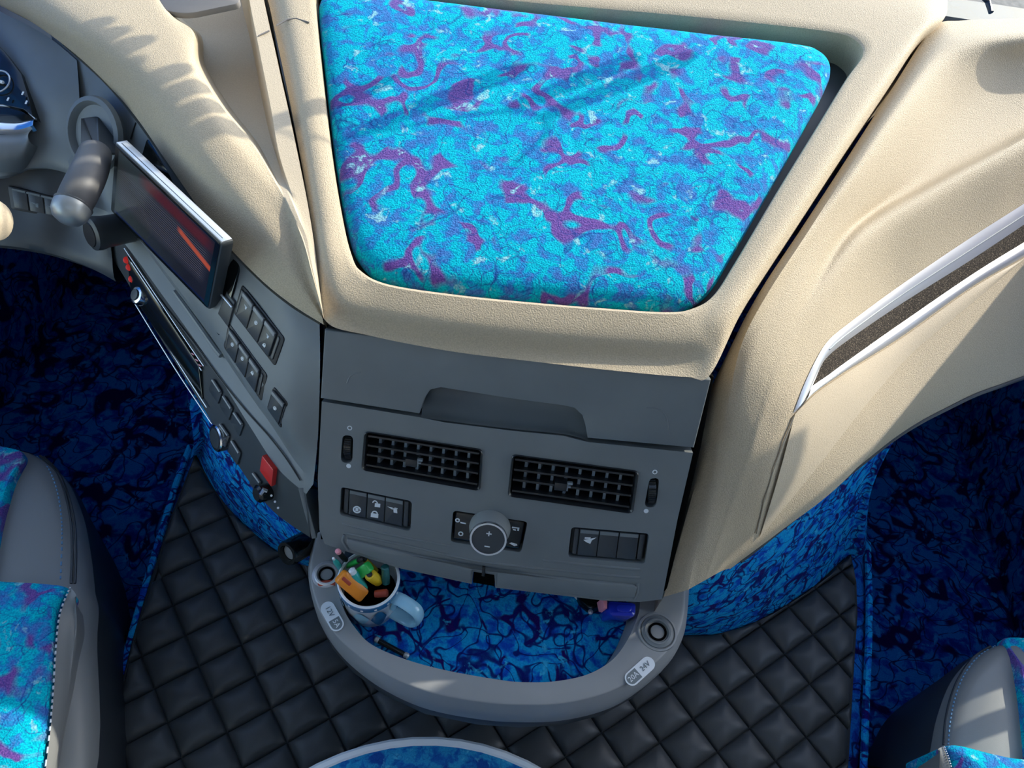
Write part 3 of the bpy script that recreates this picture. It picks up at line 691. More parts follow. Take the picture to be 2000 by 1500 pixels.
# ------------------------------------------------------------------ things in the tray
ZF = ZT - .043
def top_at(px, py, z): return Zp(px, py, z)
mc = Vector((-.168, .4525, ZF)); MR = .0455; MH = .098
mug = thing('mug', 'pale blue patterned mug full of pens and lighters in the tray', 'mug', mc)
mk('cup', *lathe(mc, UZ, [(.036, 0), (.0385, .003), (.042, .03), (MR, MH - .004), (MR + .0008, MH), (MR - .0012, MH + .001), (MR - .0035, MH - .001), (MR - .006, .03), (.03, .006)], 48), 'mug_white', mug)
mk('blue_band', *lathe(mc, UZ, [(MR - .0004, MH - .018), (MR + .0006, MH - .017), (MR + .0012, MH - .003), (MR + .0004, MH - .002)], 48, cap0=False, cap1=False), 'mug_dark', mug)
for k, (a0, h0, h1, mt_) in enumerate(((-150, .045, .075, 'mug_blue'), (-95, .03, .072, 'mug_blue'), (-60, .02, .075, 'mug_dark'), (-20, .03, .09, 'mug_blue'), (15, .015, .09, 'mug_blue'), (-120, .01, .04, 'mug_dark'))):
    rows = []
    for i in range(9):
        an = math.radians(a0 - 16 + 32 * i / 8); wv = math.sin(math.pi * i / 8)
        lo_, hi_ = (h0 + h1) / 2 - (h1 - h0) / 2 * wv, (h0 + h1) / 2 + (h1 - h0) / 2 * wv
        rows.append([mc + Vector((math.cos(an) * (.042 + (MR - .042) * h / MH + .0012), math.sin(an) * (.042 + (MR - .042) * h / MH + .0012), h)) for h in [lo_ + (hi_ - lo_) * q / 6 for q in range(7)]])
    mk('painted_motif', *grid(rows), mt_, mug)
for k in range(7):
    an = math.radians(-165 + k * 25); d = Vector((math.cos(an), math.sin(an), 0))
    mk('painted_dot', *lathe(mc + d * (MR + .0008) + UZ * (MH - .010), d, [(.0022, 0), (.0022, .0006)], 10), 'mug_white', mug)
hd = Vector((.93, -.37, 0)); hs = mc + hd * (MR - .003)
hp = cat1([hs + UZ * .082, hs + hd * .018 + UZ * .088, hs + hd * .042 + UZ * .080, hs + hd * .046 + UZ * .050, hs + hd * .030 + UZ * .024, hs + hd * -.004 + UZ * .018], 24)
hn = UZ.cross(hd); rows = []
for i, p in enumerate(hp):
    d = (hp[min(i + 1, 23)] - hp[max(i - 1, 0)]).normalized(); nn = d.cross(hn)
    rows.append([p + hn * (math.cos(t_) * .0105) + nn * (math.sin(t_) * .0045) for t_ in [2 * math.pi * k / 14 for k in range(14)]])
mk('handle', *grid(rows, closed_v=True), 'mug_blue', mug)
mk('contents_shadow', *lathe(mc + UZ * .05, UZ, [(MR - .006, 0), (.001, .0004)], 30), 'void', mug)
def stick(name, label, cat, a, za, b_, zb, prof, mat, tipmat=None, tip=0, flat_=None, grp='pens and lighters standing in the mug'):
    """tapered stick from lower pixel a to upper pixel b_"""
    A, B = Zp(*a, za), Zp(*b_, zb); d = (B - A).normalized(); L_ = (B - A).length
    th = thing(name, label, cat, A, grp)
    if flat_:
        n_ = (CAM - B).normalized(); n_ = (n_ - d * n_.dot(d)).normalized(); s_ = d.cross(n_); wd, th_ = flat_
        P = roundpoly([A + s_ * wd, B + s_ * wd, B - s_ * wd, A - s_ * wd], .006, 4)
        mk('barrel', *plate(P, n_, -th_, th_, .003), mat, th)
    else:
        mk('barrel', *lathe(A, d, [(r, h * L_) for r, h in prof], 16, up=Vector((.3, .2, .9))), mat, th)
    if tip:
        mk('end_cap', *lathe(B - d * tip * .3, d, [(prof[-1][0] * 1.08, 0), (prof[-1][0] * 1.05, tip), (prof[-1][0] * .5, tip * 1.25)], 16, up=Vector((.3, .2, .9))), tipmat, th)
    return th, A, B, d
PR = [(.0038, 0), (.0042, .1), (.0042, .9), (.0038, 1)]
th, A, B, d = stick('box_cutter', 'orange utility knife leaning over the near rim of the mug', 'knife', (711, 1165), .733, (664, 1124), .770, PR, 'orange', flat_=(.0112, .0055))
n_ = (CAM - B).normalized(); n_ = (n_ - d * n_.dot(d)).normalized(); s_ = d.cross(n_); q = A.lerp(B, .78)
mk('slider_slot', *plate(roundpoly([q + d * x + s_ * y for x, y in ((-.009, -.003), (.009, -.003), (.009, .003), (-.009, .003))], .002, 3), n_, .003, .0056, .0004), 'brown_red', th)
stick('marker_pen', 'teal marker pen lying beside the orange knife in the mug', 'pen', (712, 1150), .735, (690, 1118), .768, [(.0055, 0), (.0065, .2), (.0065, .9), (.005, 1)], 'teal', 'mug_white', .008)
stick('green_lighter', 'bright green lighter at the back of the mug', 'lighter', (700, 1122), .755, (722, 1106), .775, PR, 'green', flat_=(.0085, .0055))
th, A, B, d = stick('yellow_lighter', 'yellow lighter with a dark hole in the middle of the mug', 'lighter', (738, 1134), .735, (722, 1122), .768, [(.0085, 0), (.009, .3), (.009, .9), (.007, 1)], 'yellow')
mk('lighter_wheel', *lathe(B - d * .002, d, [(.0045, 0), (.0042, .004)], 14), 'black', th)
stick('ballpoint_pen', 'thin teal pen pointing over the far left rim of the mug', 'pen', (680, 1128), .70, (652, 1092), .785, [(.0045, 0), (.0048, .5), (.0042, .85), (.002, 1)], 'teal', 'mug_white', .005)
stick('glass_tube', 'dark teal tube standing upright at the right of the mug', 'tube', (754, 1138), .735, (752, 1106), .765, [(.006, 0), (.0065, .2), (.0065, .95), (.005, 1)], 'dark_teal')
stick('red_lighter', 'small red lighter lying low at the near side of the mug', 'lighter', (732, 1160), .735, (758, 1158), .738, [(.005, 0), (.006, .2), (.006, .9), (.004, 1)], 'brown_red')
stick('dark_green_pen', 'dark green pen behind the bright green lighter', 'pen', (676, 1106), .74, (702, 1094), .775, PR, 'green', 'black', .006)
stick('black_pen', 'black pen with a pink tip at the far back of the mug', 'pen', (684, 1104), .73, (661, 1078), .79, PR, 'black', 'pink', .006)
stick('olive_pen', 'olive pen half hidden behind the yellow lighter', 'pen', (735, 1115), .74, (712, 1092), .77, PR, 'yellow', 'black', .005)
# loose things on the liner
def loose(name, label, cat, a, b_, r, mat, tipmat):
    A, B = Zp(*a, ZF + r), Zp(*b_, ZF + r); d = (B - A).normalized(); L_ = (B - A).length
    th = thing(name, label, cat, A)
    mk('barrel', *lathe(A, d, [(r * .8, 0), (r, .004), (r, L_ - .01), (r * .7, L_ - .003)], 14), mat, th)
    for c_ in (A - d * .003, B - d * .006): mk('metal_cap', *lathe(c_, d, [(r * .6, 0), (r * 1.1, .002), (r * 1.1, .007), (r * .6, .009)], 14), tipmat, th)
    return th
loose('pen', 'black pen with silver ends lying along the front of the tray', 'pen', (735, 1249), (795, 1281), .0042, 'gloss_black', 'silver')
loose('screwdriver', 'thin silver rod lying under the console at the right of the tray', 'screwdriver', (1120, 1160), (1154, 1196), .0028, 'silver', 'gloss_black')
cl = thing('sunglasses_case', 'black case half hidden under the right of the console', 'case', Zp(1160, 1180, ZF))
mk('case_body', *plate(roundpoly([Zp(a, b_, ZF) for a, b_ in ((1120, 1150), (1178, 1150), (1176, 1192), (1150, 1200), (1128, 1180))], .008, 4), UZ, 0, .018, .006), 'gloss_black', cl)
mk('case_clasp', *lathe(Zp(1153, 1196, ZF + .016), UZ, [(.004, 0), (.004, .003), (.001, .0045)], 14), 'silver', cl)
bt = thing('blue_bottle', 'blue plastic bottle cap end beside the right tray wall', 'bottle', Zp(1215, 1205, ZF))
P = roundpoly([Zp(a, b_, .74) for a, b_ in ((1186, 1172), (1244, 1176), (1242, 1205), (1190, 1204))], .008, 5)
mk('bottle_body', *plate(P, Vector((0, -.25, 1)).normalized(), -.075, 0, .006), 'blue_plastic', bt)
mk('bottle_lid', *plate(roundpoly([Zp(a, b_, .741) for a, b_ in ((1204, 1180), (1234, 1182), (1232, 1197), (1206, 1196))], .006, 5), Vector((0, -.25, 1)).normalized(), -.001, .004, .002), 'blue_plastic', bt)
mk('bottle_label', *plate([Zp(a, b_, .742) for a, b_ in ((1176, 1168), (1186, 1170), (1186, 1188), (1180, 1186))], Vector((0, -.25, 1)).normalized(), -.05, 0, .001), 'pink', bt)
# ------------------------------------------------------------------ driver side: beige deck
drv = thing('driver_dash_cover', 'beige dash deck with a deep bin beside the driver', 'dashboard', Vector((-.5, .9, 1.05)))
def colz(*a): return [pt(q) for q in a]
# stations run from the far end (top of the picture) to the console corner
seam = colz((-90, -50, 1.165), (-30, -6, 1.155), (60, 42, 1.148), (140, 100, 1.14), (205, 160, 1.13), (265, 228, 1.12), (330, 322, 1.108), (420, 450, 1.09), (500, 537, 1.075), (566, 592, 1.065), (632, 634, 1.058))
side_ = colz((-20, -70, 1.215), (45, -25, 1.210), (150, 55, 1.203), (215, 105, 1.194), (267, 152, 1.184), (315, 212, 1.172), (380, 300, 1.156), (462, 395, 1.138), (530, 475, 1.117), (583, 555, 1.092), (630, 622, 1.066))
crest = colz((190, -110, 1.235), (235, -60, 1.228), (290, 10, 1.218), (335, 90, 1.205), (370, 165, 1.193), (415, 235, 1.180), (470, 310, 1.163), (530, 390, 1.143), (580, 470, 1.120), (608, 545, 1.097), (629, 612, 1.070))
binl = colz((262, -110, 'T', .006), (285, -60, 'T', .006), (330, 24, 'T', .006), (374, 60, 'T', .006), (383, 125, 'T', .005), (430, 205, 'T', .004), (492, 280, 'T', .003), (545, 370, 'T', .002), (588, 460, 'T', .001), (611, 540, 'T', .000), (630, 610, 'T', -.006))
binf = colz((290, -100, 'T', -.11), (310, -50, 'T', -.11), (352, 32, 'T', -.11), (393, 70, 'T', -.11), (402, 130, 'T', -.10), (450, 210, 'T', -.09), (505, 282, 'T', -.05), (550, 372, 'T', .000), (590, 460, 'T', .000), (612, 540, 'T', -.001), (630, 610, 'T', -.006))
binr = colz((455, -100, 'T', -.11), (462, -50, 'T', -.11), (475, 20, 'T', -.11), (487, 70, 'T', -.11), (500, 130, 'T', -.10), (515, 210, 'T', -.09), (530, 275, 'T', -.05), (562, 372, 'T', .000), (596, 460, 'T', .000), (614, 540, 'T', -.001), (630, 610, 'T', -.006))
bine = colz((468, -110, 'T', .002), (477, -60, 'T', .002), (489, 10, 'T', .002), (503, 80, 'T', .002), (514, 135, 'T', .002), (530, 215, 'T', .002), (545, 300, 'T', .002), (572, 385, 'T', .001), (600, 470, 'T', .000), (616, 545, 'T', -.002), (630, 610, 'T', -.008))
gap = colz((495, -110, 'T', .0), (503, -60, 'T', .0), (517, 10, 'T', .0), (533, 80, 'T', .0), (545, 135, 'T', .0), (563, 215, 'T', .0), (583, 310, 'T', .0), (600, 395, 'T', -.002), (614, 480, 'T', -.004), (622, 548, 'T', -.008), (630, 614, 'T', -.012))
def ext(c, k=1.3): return [c[0] + (c[0] - c[1]) * k] + c
seam, side_, crest, binl, binf, binr, bine, gap = [ext(c) for c in (seam, side_, crest, binl, binf, binr, bine, gap)]
gap2 = [p - TOPN * .15 for p in gap]
def hcols(cols, n, mc_):
    """smooth along; across: smooth for the first group, straight for the rest"""
    L_ = [cat1(c, n) for c in cols]; return L_
n_ = 90
L_ = [cat1(c, n_) for c in (seam, side_, crest, binl)]
under = [p + Vector((.02, .01, -.02)) for p in L_[0]]
rows1 = [[under[i]] + cat1([l[i] for l in L_], 16) for i in range(n_)]
L2 = [cat1(c, n_) for c in (binl, binf, binr, bine, gap, gap2)]
rows2 = []
for i in range(n_):
    a = [l[i] for l in L2]; r = [a[0]]
    r += [a[0].lerp(a[1], .06) + TOPN * -.0005] + lin1([a[0], a[1]], 8)[1:] + lin1([a[1], a[2]], 8)[1:] + lin1([a[2], a[3]], 8)[1:] + lin1([a[3], a[4]], 4)[1:] + [a[5]]
    rows2.append(r)
mk('deck', *join([grid(rows1)]), 'beige', drv, sharp=60)
mk('bin', *grid(rows2), 'beige_smooth', drv, sharp=40)
mk('bin_lid', *plate(roundpoly([pt((a, b_, 'T', .004)) for a, b_ in ((286, -60), (302, 2), (318, 22), (345, 29), (374, 30), (470, 10), (456, -60))], .01, 4), TOPN, -.006, .004, .002), 'door_trim', drv)
for ln in ([(540, 50), (562, 38), (578, 36), (604, 44)], [(505, 70), (526, 60)]):
    mk('seam_line', *tube([pt((a, b_, 'T', .0025)) for a, b_ in ln], .0012, 6), 'door_trim', drv)

v, f = boxv((-1.22, 1.06, .86), (-.40, 1.50, 1.02)); mk('footwell_light_block', v, f, 'black', drv, smooth=False)  # hidden block added to keep windscreen light out of the footwell
# ------------------------------------------------------------------ driver side: black fascia
dp = thing('driver_fascia', 'dark grey driver fascia with switch banks and radio slot', 'dashboard', Vector((-.5, .75, .8)))
f0 = colz((100, 66, 1.138), (140, 104, 1.133), (205, 164, 1.123), (262, 232, 1.113), (330, 328, 1.101), (420, 456, 1.083), (500, 543, 1.068), (566, 598, 1.058), (624, 634, 1.052))
f1 = colz((110, 150, 1.10), (150, 185, 1.095), (200, 228, 1.085), (252, 282, 1.075), (318, 375, 1.060), (408, 520, 1.040), (496, 600, 1.030), (566, 672, 1.020), (625, 720, 1.010))
f2 = colz((130, 300, 1.03), (160, 330, 1.02), (195, 360, 1.00), (232, 400, .99), (300, 500, .985), (405, 640, .965), (480, 745, .945), (560, 830, .925), (621, 850, .92))
f3 = colz((150, 380, .99), (175, 400, .98), (212, 415, .97), (262, 452, .962), (345, 548, .938), (435, 680, .905), (512, 800, .885), (567, 887, .865), (612, 945, .855))
f4 = colz((140, 395, .97), (165, 415, .96), (195, 436, .95), (240, 472, .942), (322, 583, .914), (405, 700, .885), (487, 831, .862), (542, 914, .845), (598, 965, .835))
f5 = colz((130, 420, .93), (160, 440, .92), (192, 468, .90), (236, 530, .885), (292, 626, .852), (390, 785, .815), (452, 888, .79), (525, 990, .775), (606, 1050, .770))
f6 = [p + Vector((.05, .06, -.01)) for p in f5]
LL = [cat1(c, 70) for c in (f0, f1, f2, f3, f4, f5, f6)]
rows = []
for i in range(70):
    a = [l[i] for l in LL]
    rows.append(lin1([a[0] + Vector((0, .01, -.003)), a[0]], 2)[:1] + cat1([a[0], a[1], a[2], a[3]], 13) + lin1([a[3], a[4]], 5)[1:] + lin1([a[4], a[5]], 8)[1:] + [a[6]])
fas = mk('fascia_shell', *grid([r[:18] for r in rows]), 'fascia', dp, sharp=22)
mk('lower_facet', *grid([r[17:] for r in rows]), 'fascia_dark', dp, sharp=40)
_v, _f = grid(rows); FT = BVHTree.FromPolygons(_v, _f)
def onf(px, py, h=0):
    p, n = hit(FT, px, py)
    return p + n * h if p else None
def fplate(name, pxs, h0, h1, mat, parent, r=.003, bev=.0015):
    P = [onf(a, b_) for a, b_ in pxs]; P, n = flat(P)
    return mk(name, *plate(roundpoly(P, r, 4), n, h0, h1, bev), mat, parent), P, n
# recessed dark lower facet
def band(name, top, bot, mat, parent, off, n=40):
    a = cat1([onf(*q) for q in top], n); b_ = cat1([onf(*q) for q in bot], n)
    rows = []
    for p, q in zip(a, b_):
        d = (CAM - p).normalized(); rows.append([p + d * off, p.lerp(q, .5) + d * off, q + d * off])
    return mk(name, *grid(rows), mat, parent)
# side return by the console, below the strip
fplate('corner_cover', [(594, 952), (620, 958), (621, 1052), (606, 1048), (600, 1000)], -.004, .004, 'fascia', dp, .002) if onf(606, 1046) and onf(620, 1052) else None
def dbank(pxs, n, glyphs):
    P = [onf(a, b_) for a, b_ in pxs]; P, nn = flat(P); TL, TR, BR, BL = P
    def at(u, v_, h=0): return TL.lerp(TR, u).lerp(BL.lerp(BR, u), v_) + nn * h
    base = mk('switch_bank', *plate(roundpoly([at(-.01, -.02), at(1.01, -.02), at(1.01, 1.02), at(-.01, 1.02)], .005, 4), nn, -.03, .0012, .001), 'black', dp)
    for k in range(n):
        u0 = .08 + k * (.80 / n); u1 = u0 + .80 / n - .012
        b_ = mk('switch', *plate(roundpoly([at(u0, .07), at(u1, .07), at(u1, .93), at(u0, .93)], .0012, 2), nn, -.004, .0045, .0012), 'button', base)
        mk('switch_brow', *plate([at(u0 + .01, .075), at(u1 - .01, .075), at(u1 - .01, .21), at(u0 + .01, .21)], nn, .003, .0062, .0008), 'rim_grey', b_)
        for v_ in glyphs[k]:
            o_ = at((u0 + u1) / 2, v_, .0046); ux = (TR - TL).normalized(); vx = nn.cross(ux); s_ = .0055
            shp = random.choice([WHEEL, BEAM, LOCK]); mk('printed_symbol', *join([plate([o_ + ux * (x * s_) + vx * (y * s_) for x, y in sh], nn, 0, .0003, .0001) for sh in shp]), 'print_white', b_, smooth=False)
    mk('end_cap', *plate(roundpoly([at(.895, .09), at(.945, .12), at(.945, .9), at(.895, .92)], .002, 3), nn, -.004, .003, .001), 'button', base)
    mk('end_cap', *plate(roundpoly([at(.02, .10), at(.068, .09), at(.068, .92), at(.02, .9)], .002, 3), nn, -.004, .003, .001), 'button', base)
dbank([(474, 557), (556, 661), (537, 714), (458, 611)], 3, [(.38,), (.45,), (.4, .74)])
dbank([(448, 632), (522, 733), (511, 783), (438, 677)], 3, [(.42,), (.42,), (.42,)])
dbank([(535, 755), (563, 788), (550, 836), (522, 797)], 1, [(.55,)])
# screen bay behind the tablet
bay, Pb, nb = fplate('screen_bay', [(288, 268), (470, 520), (430, 660), (250, 400)], -.02, .0015, 'gloss_black', dp, .008)
fplate('bay_inlay', [(445, 568), (462, 590), (448, 640), (428, 612)], .0015, .003, 'fascia_dark', dp, .001)
mk('bay_edge', *tube([onf(a, b_, .006) for a, b_ in ((430, 566), (446, 584), (459, 600))], .0015, 6), 'silver', dp)
mk('split_line', *tube([onf(a, b_, .0005) for a, b_ in ((266, 240), (262, 252), (256, 272))], .0012, 6), 'black', dp)
# ledge strip running along the fascia
e1 = [onf(a, b_, .002) for a, b_ in ((255, 500), (320, 592), (380, 668), (430, 738), (480, 800), (525, 850), (560, 895), (588, 938))]
mk('ledge_line', *tube(cat1(e1, 40), .0011, 6), 'black', dp)
e2 = [onf(a, b_, .004) for a, b_ in ((345, 570), (385, 625), (420, 675), (436, 695))]
mk('ledge_lip', *tube(cat1(e2, 20), .0045, 8), 'fascia', dp)
# lower facet: radio slot with bright edge lines
def fl_(a, off=.003): 
    q = onf(*a); return q + (CAM - q).normalized() * off
def fquad(name, pxs, h0, h1, mat, par, r=.002, bev=.001):
    P, nn = flat([onf(*a) for a in pxs]); return mk(name, *plate(roundpoly(P, r, 3), nn, h0, h1, bev), mat, par), P, nn
rad, _, _ = fquad('radio', [(250, 500), (394, 712), (398, 780), (262, 572)], -.012, .004, 'gloss_black', dp)
for a in (((243, 485), (300, 570), (350, 645), (398, 715)), ((256, 512), (300, 578), (350, 655), (394, 724)), ((268, 584), (300, 632), (350, 712), (404, 796))):
    mk('radio_trim', *tube(cat1([fl_(q, .007) for q in a], 40), .0011, 6), 'silver', rad)
mk('radio_trim', *tube(cat1([Zp(a, b_, z) for a, b_, z in ((262, 590, .862), (300, 652, .846), (350, 732, .826), (414, 828, .803))], 40), .0012, 6), 'silver', rad)
for k, a in enumerate(((248, 508), (253, 522), (258, 545))):
    q = fl_(a, .006); mk('warning_lamp', *lathe(q, (CAM - q), [(.006, -.004), (.006, .001), (.003, .003)], 12), 'glow_red', rad)
q = fl_((274, 578), .010); kx = mk('radio_dial', *lathe(q, Vector((-.5, -.5, .7)), [(.016, -.016), (.0165, .002), (.014, .008), (.011, .009)], 20), 'chrome', dp)
mk('dial_cap', *lathe(q, Vector((-.5, -.5, .7)), [(.010, .007), (.009, .0115), (.003, .0118)], 16), 'button', kx)
for k, a in enumerate(((374, 690), (382, 702), (388, 712))):
    mk('radio_print', *tube([fl_(a, .0075), fl_((a[0] + 5, a[1] + 3), .0075)], .0012, 5), 'pink', rad)
def lowswitch(name, pxs, h, mat, par=dp):
    P, nn = flat([onf(*a) for a in pxs]); return mk(name, *plate(roundpoly(P, .002, 3), nn, -.008, h, .0015), mat, par), P, nn
for (x0, y0, x1, y1, nm) in ((418, 739, 436, 767, 'switch'), (439, 771, 457, 799, 'switch'), (460, 803, 478, 830, 'switch'), (433, 826, 451, 852, 'lower_switch'), (455, 858, 473, 886, 'lower_switch'), (497, 921, 513, 943, 'lower_switch')):
    sw, P, nn = lowswitch(nm, [(x0, y0), (x1, y1), (x1 - 8, y1 + 22), (x0 - 8, y0 + 22)], .003, 'button')
    mk('switch_brow', *tube([P[0].lerp(P[1], .08) + nn * .004, P[0].lerp(P[1], .92) + nn * .004], .0022, 6), 'rim_grey', sw)
rb, P, nn = lowswitch('hazard_switch', [(520, 886), (542, 914), (538, 948), (515, 916)], .008, 'red')
cq = sum(P, Vector()) / 4 + nn * .0072; ux = (P[1] - P[0]).normalized(); vx = nn.cross(ux)
mk('hazard_mark', *plate([cq + ux * x + vx * y for x, y in ((-.005, -.001), (.0, .003), (.005, -.001), (.0, .0008))], nn, 0, .0003, .0001), 'print_white', rb, smooth=False)
q = Zp(423, 856, .80); ks = mk('key_barrel', *lathe(q, Vector((-.62, -.55, .35)), [(.022, -.012), (.022, .001), (.020, .003), (.0175, .003), (.017, .0015), (.001, .0015)], 28), 'chrome', dp)
mk('key_face', *lathe(q, Vector((-.62, -.55, .35)), [(.0165, .0018), (.016, .0034), (.001, .0036)], 24), 'fascia_dark', ks)
q = Zp(514, 962, .80); sh_ = mk('selector', *lathe(q, Vector((-.6, -.6, .4)), [(.014, -.01), (.014, .008), (.010, .012)], 18), 'gloss_black', dp)
mk('selector_bright', *tube([Zp(508, 966, .815), Zp(515, 957, .818), Zp(522, 960, .816)], [.003, .0045, .003], 8), 'chrome', sh_)
for a, b_ in ((530, 968), (537, 980), (543, 992)):
    q = Zp(a, b_, .812); mk('selector_mark', *lathe(q, CAM - q, [(.0018, 0), (.0018, .001)], 8), 'print_white', dp)
q = Zp(563, 1080, .70)
ps = thing('under_dash_socket', 'round black socket fixed to the carpet under the fascia corner', 'socket', q)
mk('socket_body', *lathe(q, Vector((-.5, -.8, .5)), [(.020, -.05), (.021, .0), (.019, .004), (.014, .004), (.013, -.004)], 24), 'gloss_black', ps)
mk('socket_cap', *lathe(q, Vector((-.5, -.8, .5)), [(.0125, -.01), (.012, -.003), (.002, -.002)], 20), 'leather_grey', ps)

# ------------------------------------------------------------------ tablet standing in the screen bay
tb = thing('tablet', 'silver framed tablet with a dark screen standing on the driver fascia', 'tablet', Zp(300, 500, 1.0))
TLp, TRp, BRp, BLp = Zp(225, 277, 1.140), Zp(433, 476, 1.140), Zp(409, 607, 1.0), Zp(214, 411, 1.0)
P, tn = flat([TLp, TRp, BRp, BLp]); TLp, TRp, BRp, BLp = P
def tat(u, v_, h=0): return TLp.lerp(TRp, u).lerp(BLp.lerp(BRp, u), v_) + tn * h
mk('tablet_body', *plate(roundpoly([tat(0, 0), tat(1, 0), tat(1, 1), tat(0, 1)], .008, 4), tn, -.017, -.0005, .002), 'fascia_dark', tb)
vd_ = (TLp - BLp).normalized()
mk('top_edge', *plate([tat(.01, 0, -.001), tat(.99, 0, -.001), tat(.99, 0, -.016), tat(.01, 0, -.016)], vd_, -.003, .0012, .0005), 'silver', tb)
scr = mk('screen', *plate(roundpoly([tat(.012, .02), tat(.988, .02), tat(.988, .985), tat(.012, .985)], .006, 4), tn, -.004, .0005, .0004), 'gloss_black', tb)
# display content: thin text rows, a red bar; plus a painted blue carpet reflection
mt, t, b = newmat('screen_print')
U_ = TRp - TLp; V_ = BLp - TLp
g = t.nodes.new('ShaderNodeNewGeometry'); sb = t.nodes.new('ShaderNodeVectorMath'); sb.operation = 'SUBTRACT'; sb.inputs[1].default_value = TLp
t.links.new(g.outputs['Position'], sb.inputs[0])
def dotn(vec):
    d_ = t.nodes.new('ShaderNodeVectorMath'); d_.operation = 'DOT_PRODUCT'; d_.inputs[1].default_value = vec; t.links.new(sb.outputs[0], d_.inputs[0]); return d_.outputs['Value']
uu, uv, vv__ = U_.dot(U_), U_.dot(V_), V_.dot(V_); det = uu * vv__ - uv * uv
su, sv = dotn((U_ * vv__ - V_ * uv) / det), dotn((V_ * uu - U_ * uv) / det)
def sm(op, a, b_):
    m_ = t.nodes.new('ShaderNodeMath'); m_.operation = op
    for k, v in enumerate((a, b_)):
        if hasattr(v, 'is_output'): t.links.new(v, m_.inputs[k])
        elif v is not None: m_.inputs[k].default_value = v
    return m_.outputs[0]
R01 = lambda sock, a, b_: ramp(t, sock, [(a, 0.0), (b_, 1.0)])
def box01(sock, a, b_, e=.012): return sm('MULTIPLY', R01(sock, a - e, a + e), sm('SUBTRACT', 1.0, R01(sock, b_ - e, b_ + e)))
nz_ = t.nodes.new('ShaderNodeTexNoise'); nz_.inputs['Scale'].default_value = 60; nz_.inputs['Detail'].default_value = 3; t.links.new(g.outputs['Position'], nz_.inputs['Vector'])
colr = mixc(t, R01(su, .1, .8), (.028, .036, .038), (.012, .013, .02))
rows_ = sm('GREATER_THAN', sm('FRACT', sm('MULTIPLY', sv, 34.0), None), .55)
rows_ = sm('MULTIPLY', sm('MULTIPLY', rows_, box01(sv, .24, .70, .05)), box01(su, .08, .92, .03))
colr = mixc(t, sm('MULTIPLY', rows_, .8), colr, (.075, .065, .085))
colr = mixc(t, sm('MULTIPLY', box01(su, .30, .92, .05), box01(sv, .08, .22, .03)), colr, (.07, .014, .018))
diag = sm('SUBTRACT', sv, sm('MULTIPLY', su, .38))
colr = mixc(t, sm('MULTIPLY', sm('MULTIPLY', box01(diag, .035, .10, .012), box01(su, .66, .99, .02)), .9), colr, (.42, .07, .035))
blue_refl = sm('MULTIPLY', R01(sm('ADD', sm('MULTIPLY', su, .9), sv), 1.12, 1.45), R01(nz_.outputs['Fac'], .25, .6))  # mottled blue stands in for the carpet mirrored in the glass
colr = mixc(t, blue_refl, colr, (.005, .04, .18))
colr = mixc(t, sm('MULTIPLY', R01(sv, .90, .93), .9), colr, (.004, .012, .06))
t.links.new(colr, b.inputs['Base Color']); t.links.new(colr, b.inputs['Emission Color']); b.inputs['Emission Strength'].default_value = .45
b.inputs['Roughness'].default_value = .12
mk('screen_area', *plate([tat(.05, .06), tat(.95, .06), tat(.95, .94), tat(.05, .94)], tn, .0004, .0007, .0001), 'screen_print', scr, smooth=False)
mk('top_groove', *tube([tat(.03, -.002, -.006), tat(.97, -.002, -.006)], .0012, 6), 'fascia_dark', tb)
mk('tablet_stand', *plate([tat(.04, .32, -.018), tat(.10, .32, -.018), tat(.10, .9, -.018), tat(.04, .9, -.018)], tn, -.03, 0, .002), 'fascia', tb)

# ------------------------------------------------------------------ lever and its round socket
lv = thing('gear_lever', 'grey stalk with rounded tip hanging from a round cup in the fascia', 'lever', Zp(185, 300, 1.06))
cq = Zp(183, 262, 1.085); an = Vector((-.35, -.75, .55))
mk('cup', *lathe(cq, an, [(.058, -.004), (.056, .004), (.049, .006), (.044, -.004), (.041, -.03), (.02, -.032)], 36), 'fascia', lv)
mk('cup_bore', *lathe(cq, an, [(.0405, -.028), (.03, -.0275)], 30), 'black', lv)
mk('hinge_block', *plate(roundpoly([Zp(a, b_, 1.10) for a, b_ in ((170, 232), (203, 228), (207, 300), (170, 300))], .006, 4), an, -.03, .012, .003), 'fascia_dark', lv)
ax_ = [Zp(a, b_, z) for a, b_, z in ((186, 300, 1.105), (180, 320, 1.108), (170, 345, 1.108), (157, 372, 1.105), (146, 394, 1.098), (142, 402, 1.096))]
mk('stalk', *tube(cat1(ax_, 20), [.0225 + .0025 * math.sin(math.pi * i / 19) + (.003 if i > 16 else 0) for i in range(20)], 20), 'lever_grey', lv)
d = (ax_[-1] - ax_[-2]).normalized()
mk('tip', *lathe(ax_[-1], d, [(.0245, -.004), (.0255, .004), (.0240, .014), (.019, .022), (.010, .027), (.002, .0285)], 24), 'silver_dark', lv)
kq = Zp(192, 455, .985); kd = Vector((-.5, -.65, .25))
kn2 = tag(mk('light_knob', *lathe(kq, kd, [(.024, -.05), (.025, -.01), (.027, .002), (.026, .010), (.021, .013)], 28), 'fascia_dark'), 'black round dash knob beside the lever tip', 'knob')
mk('knob_face', *lathe(kq, kd, [(.0205, .012), (.019, .0145), (.002, .015)], 24), 'black', kn2)

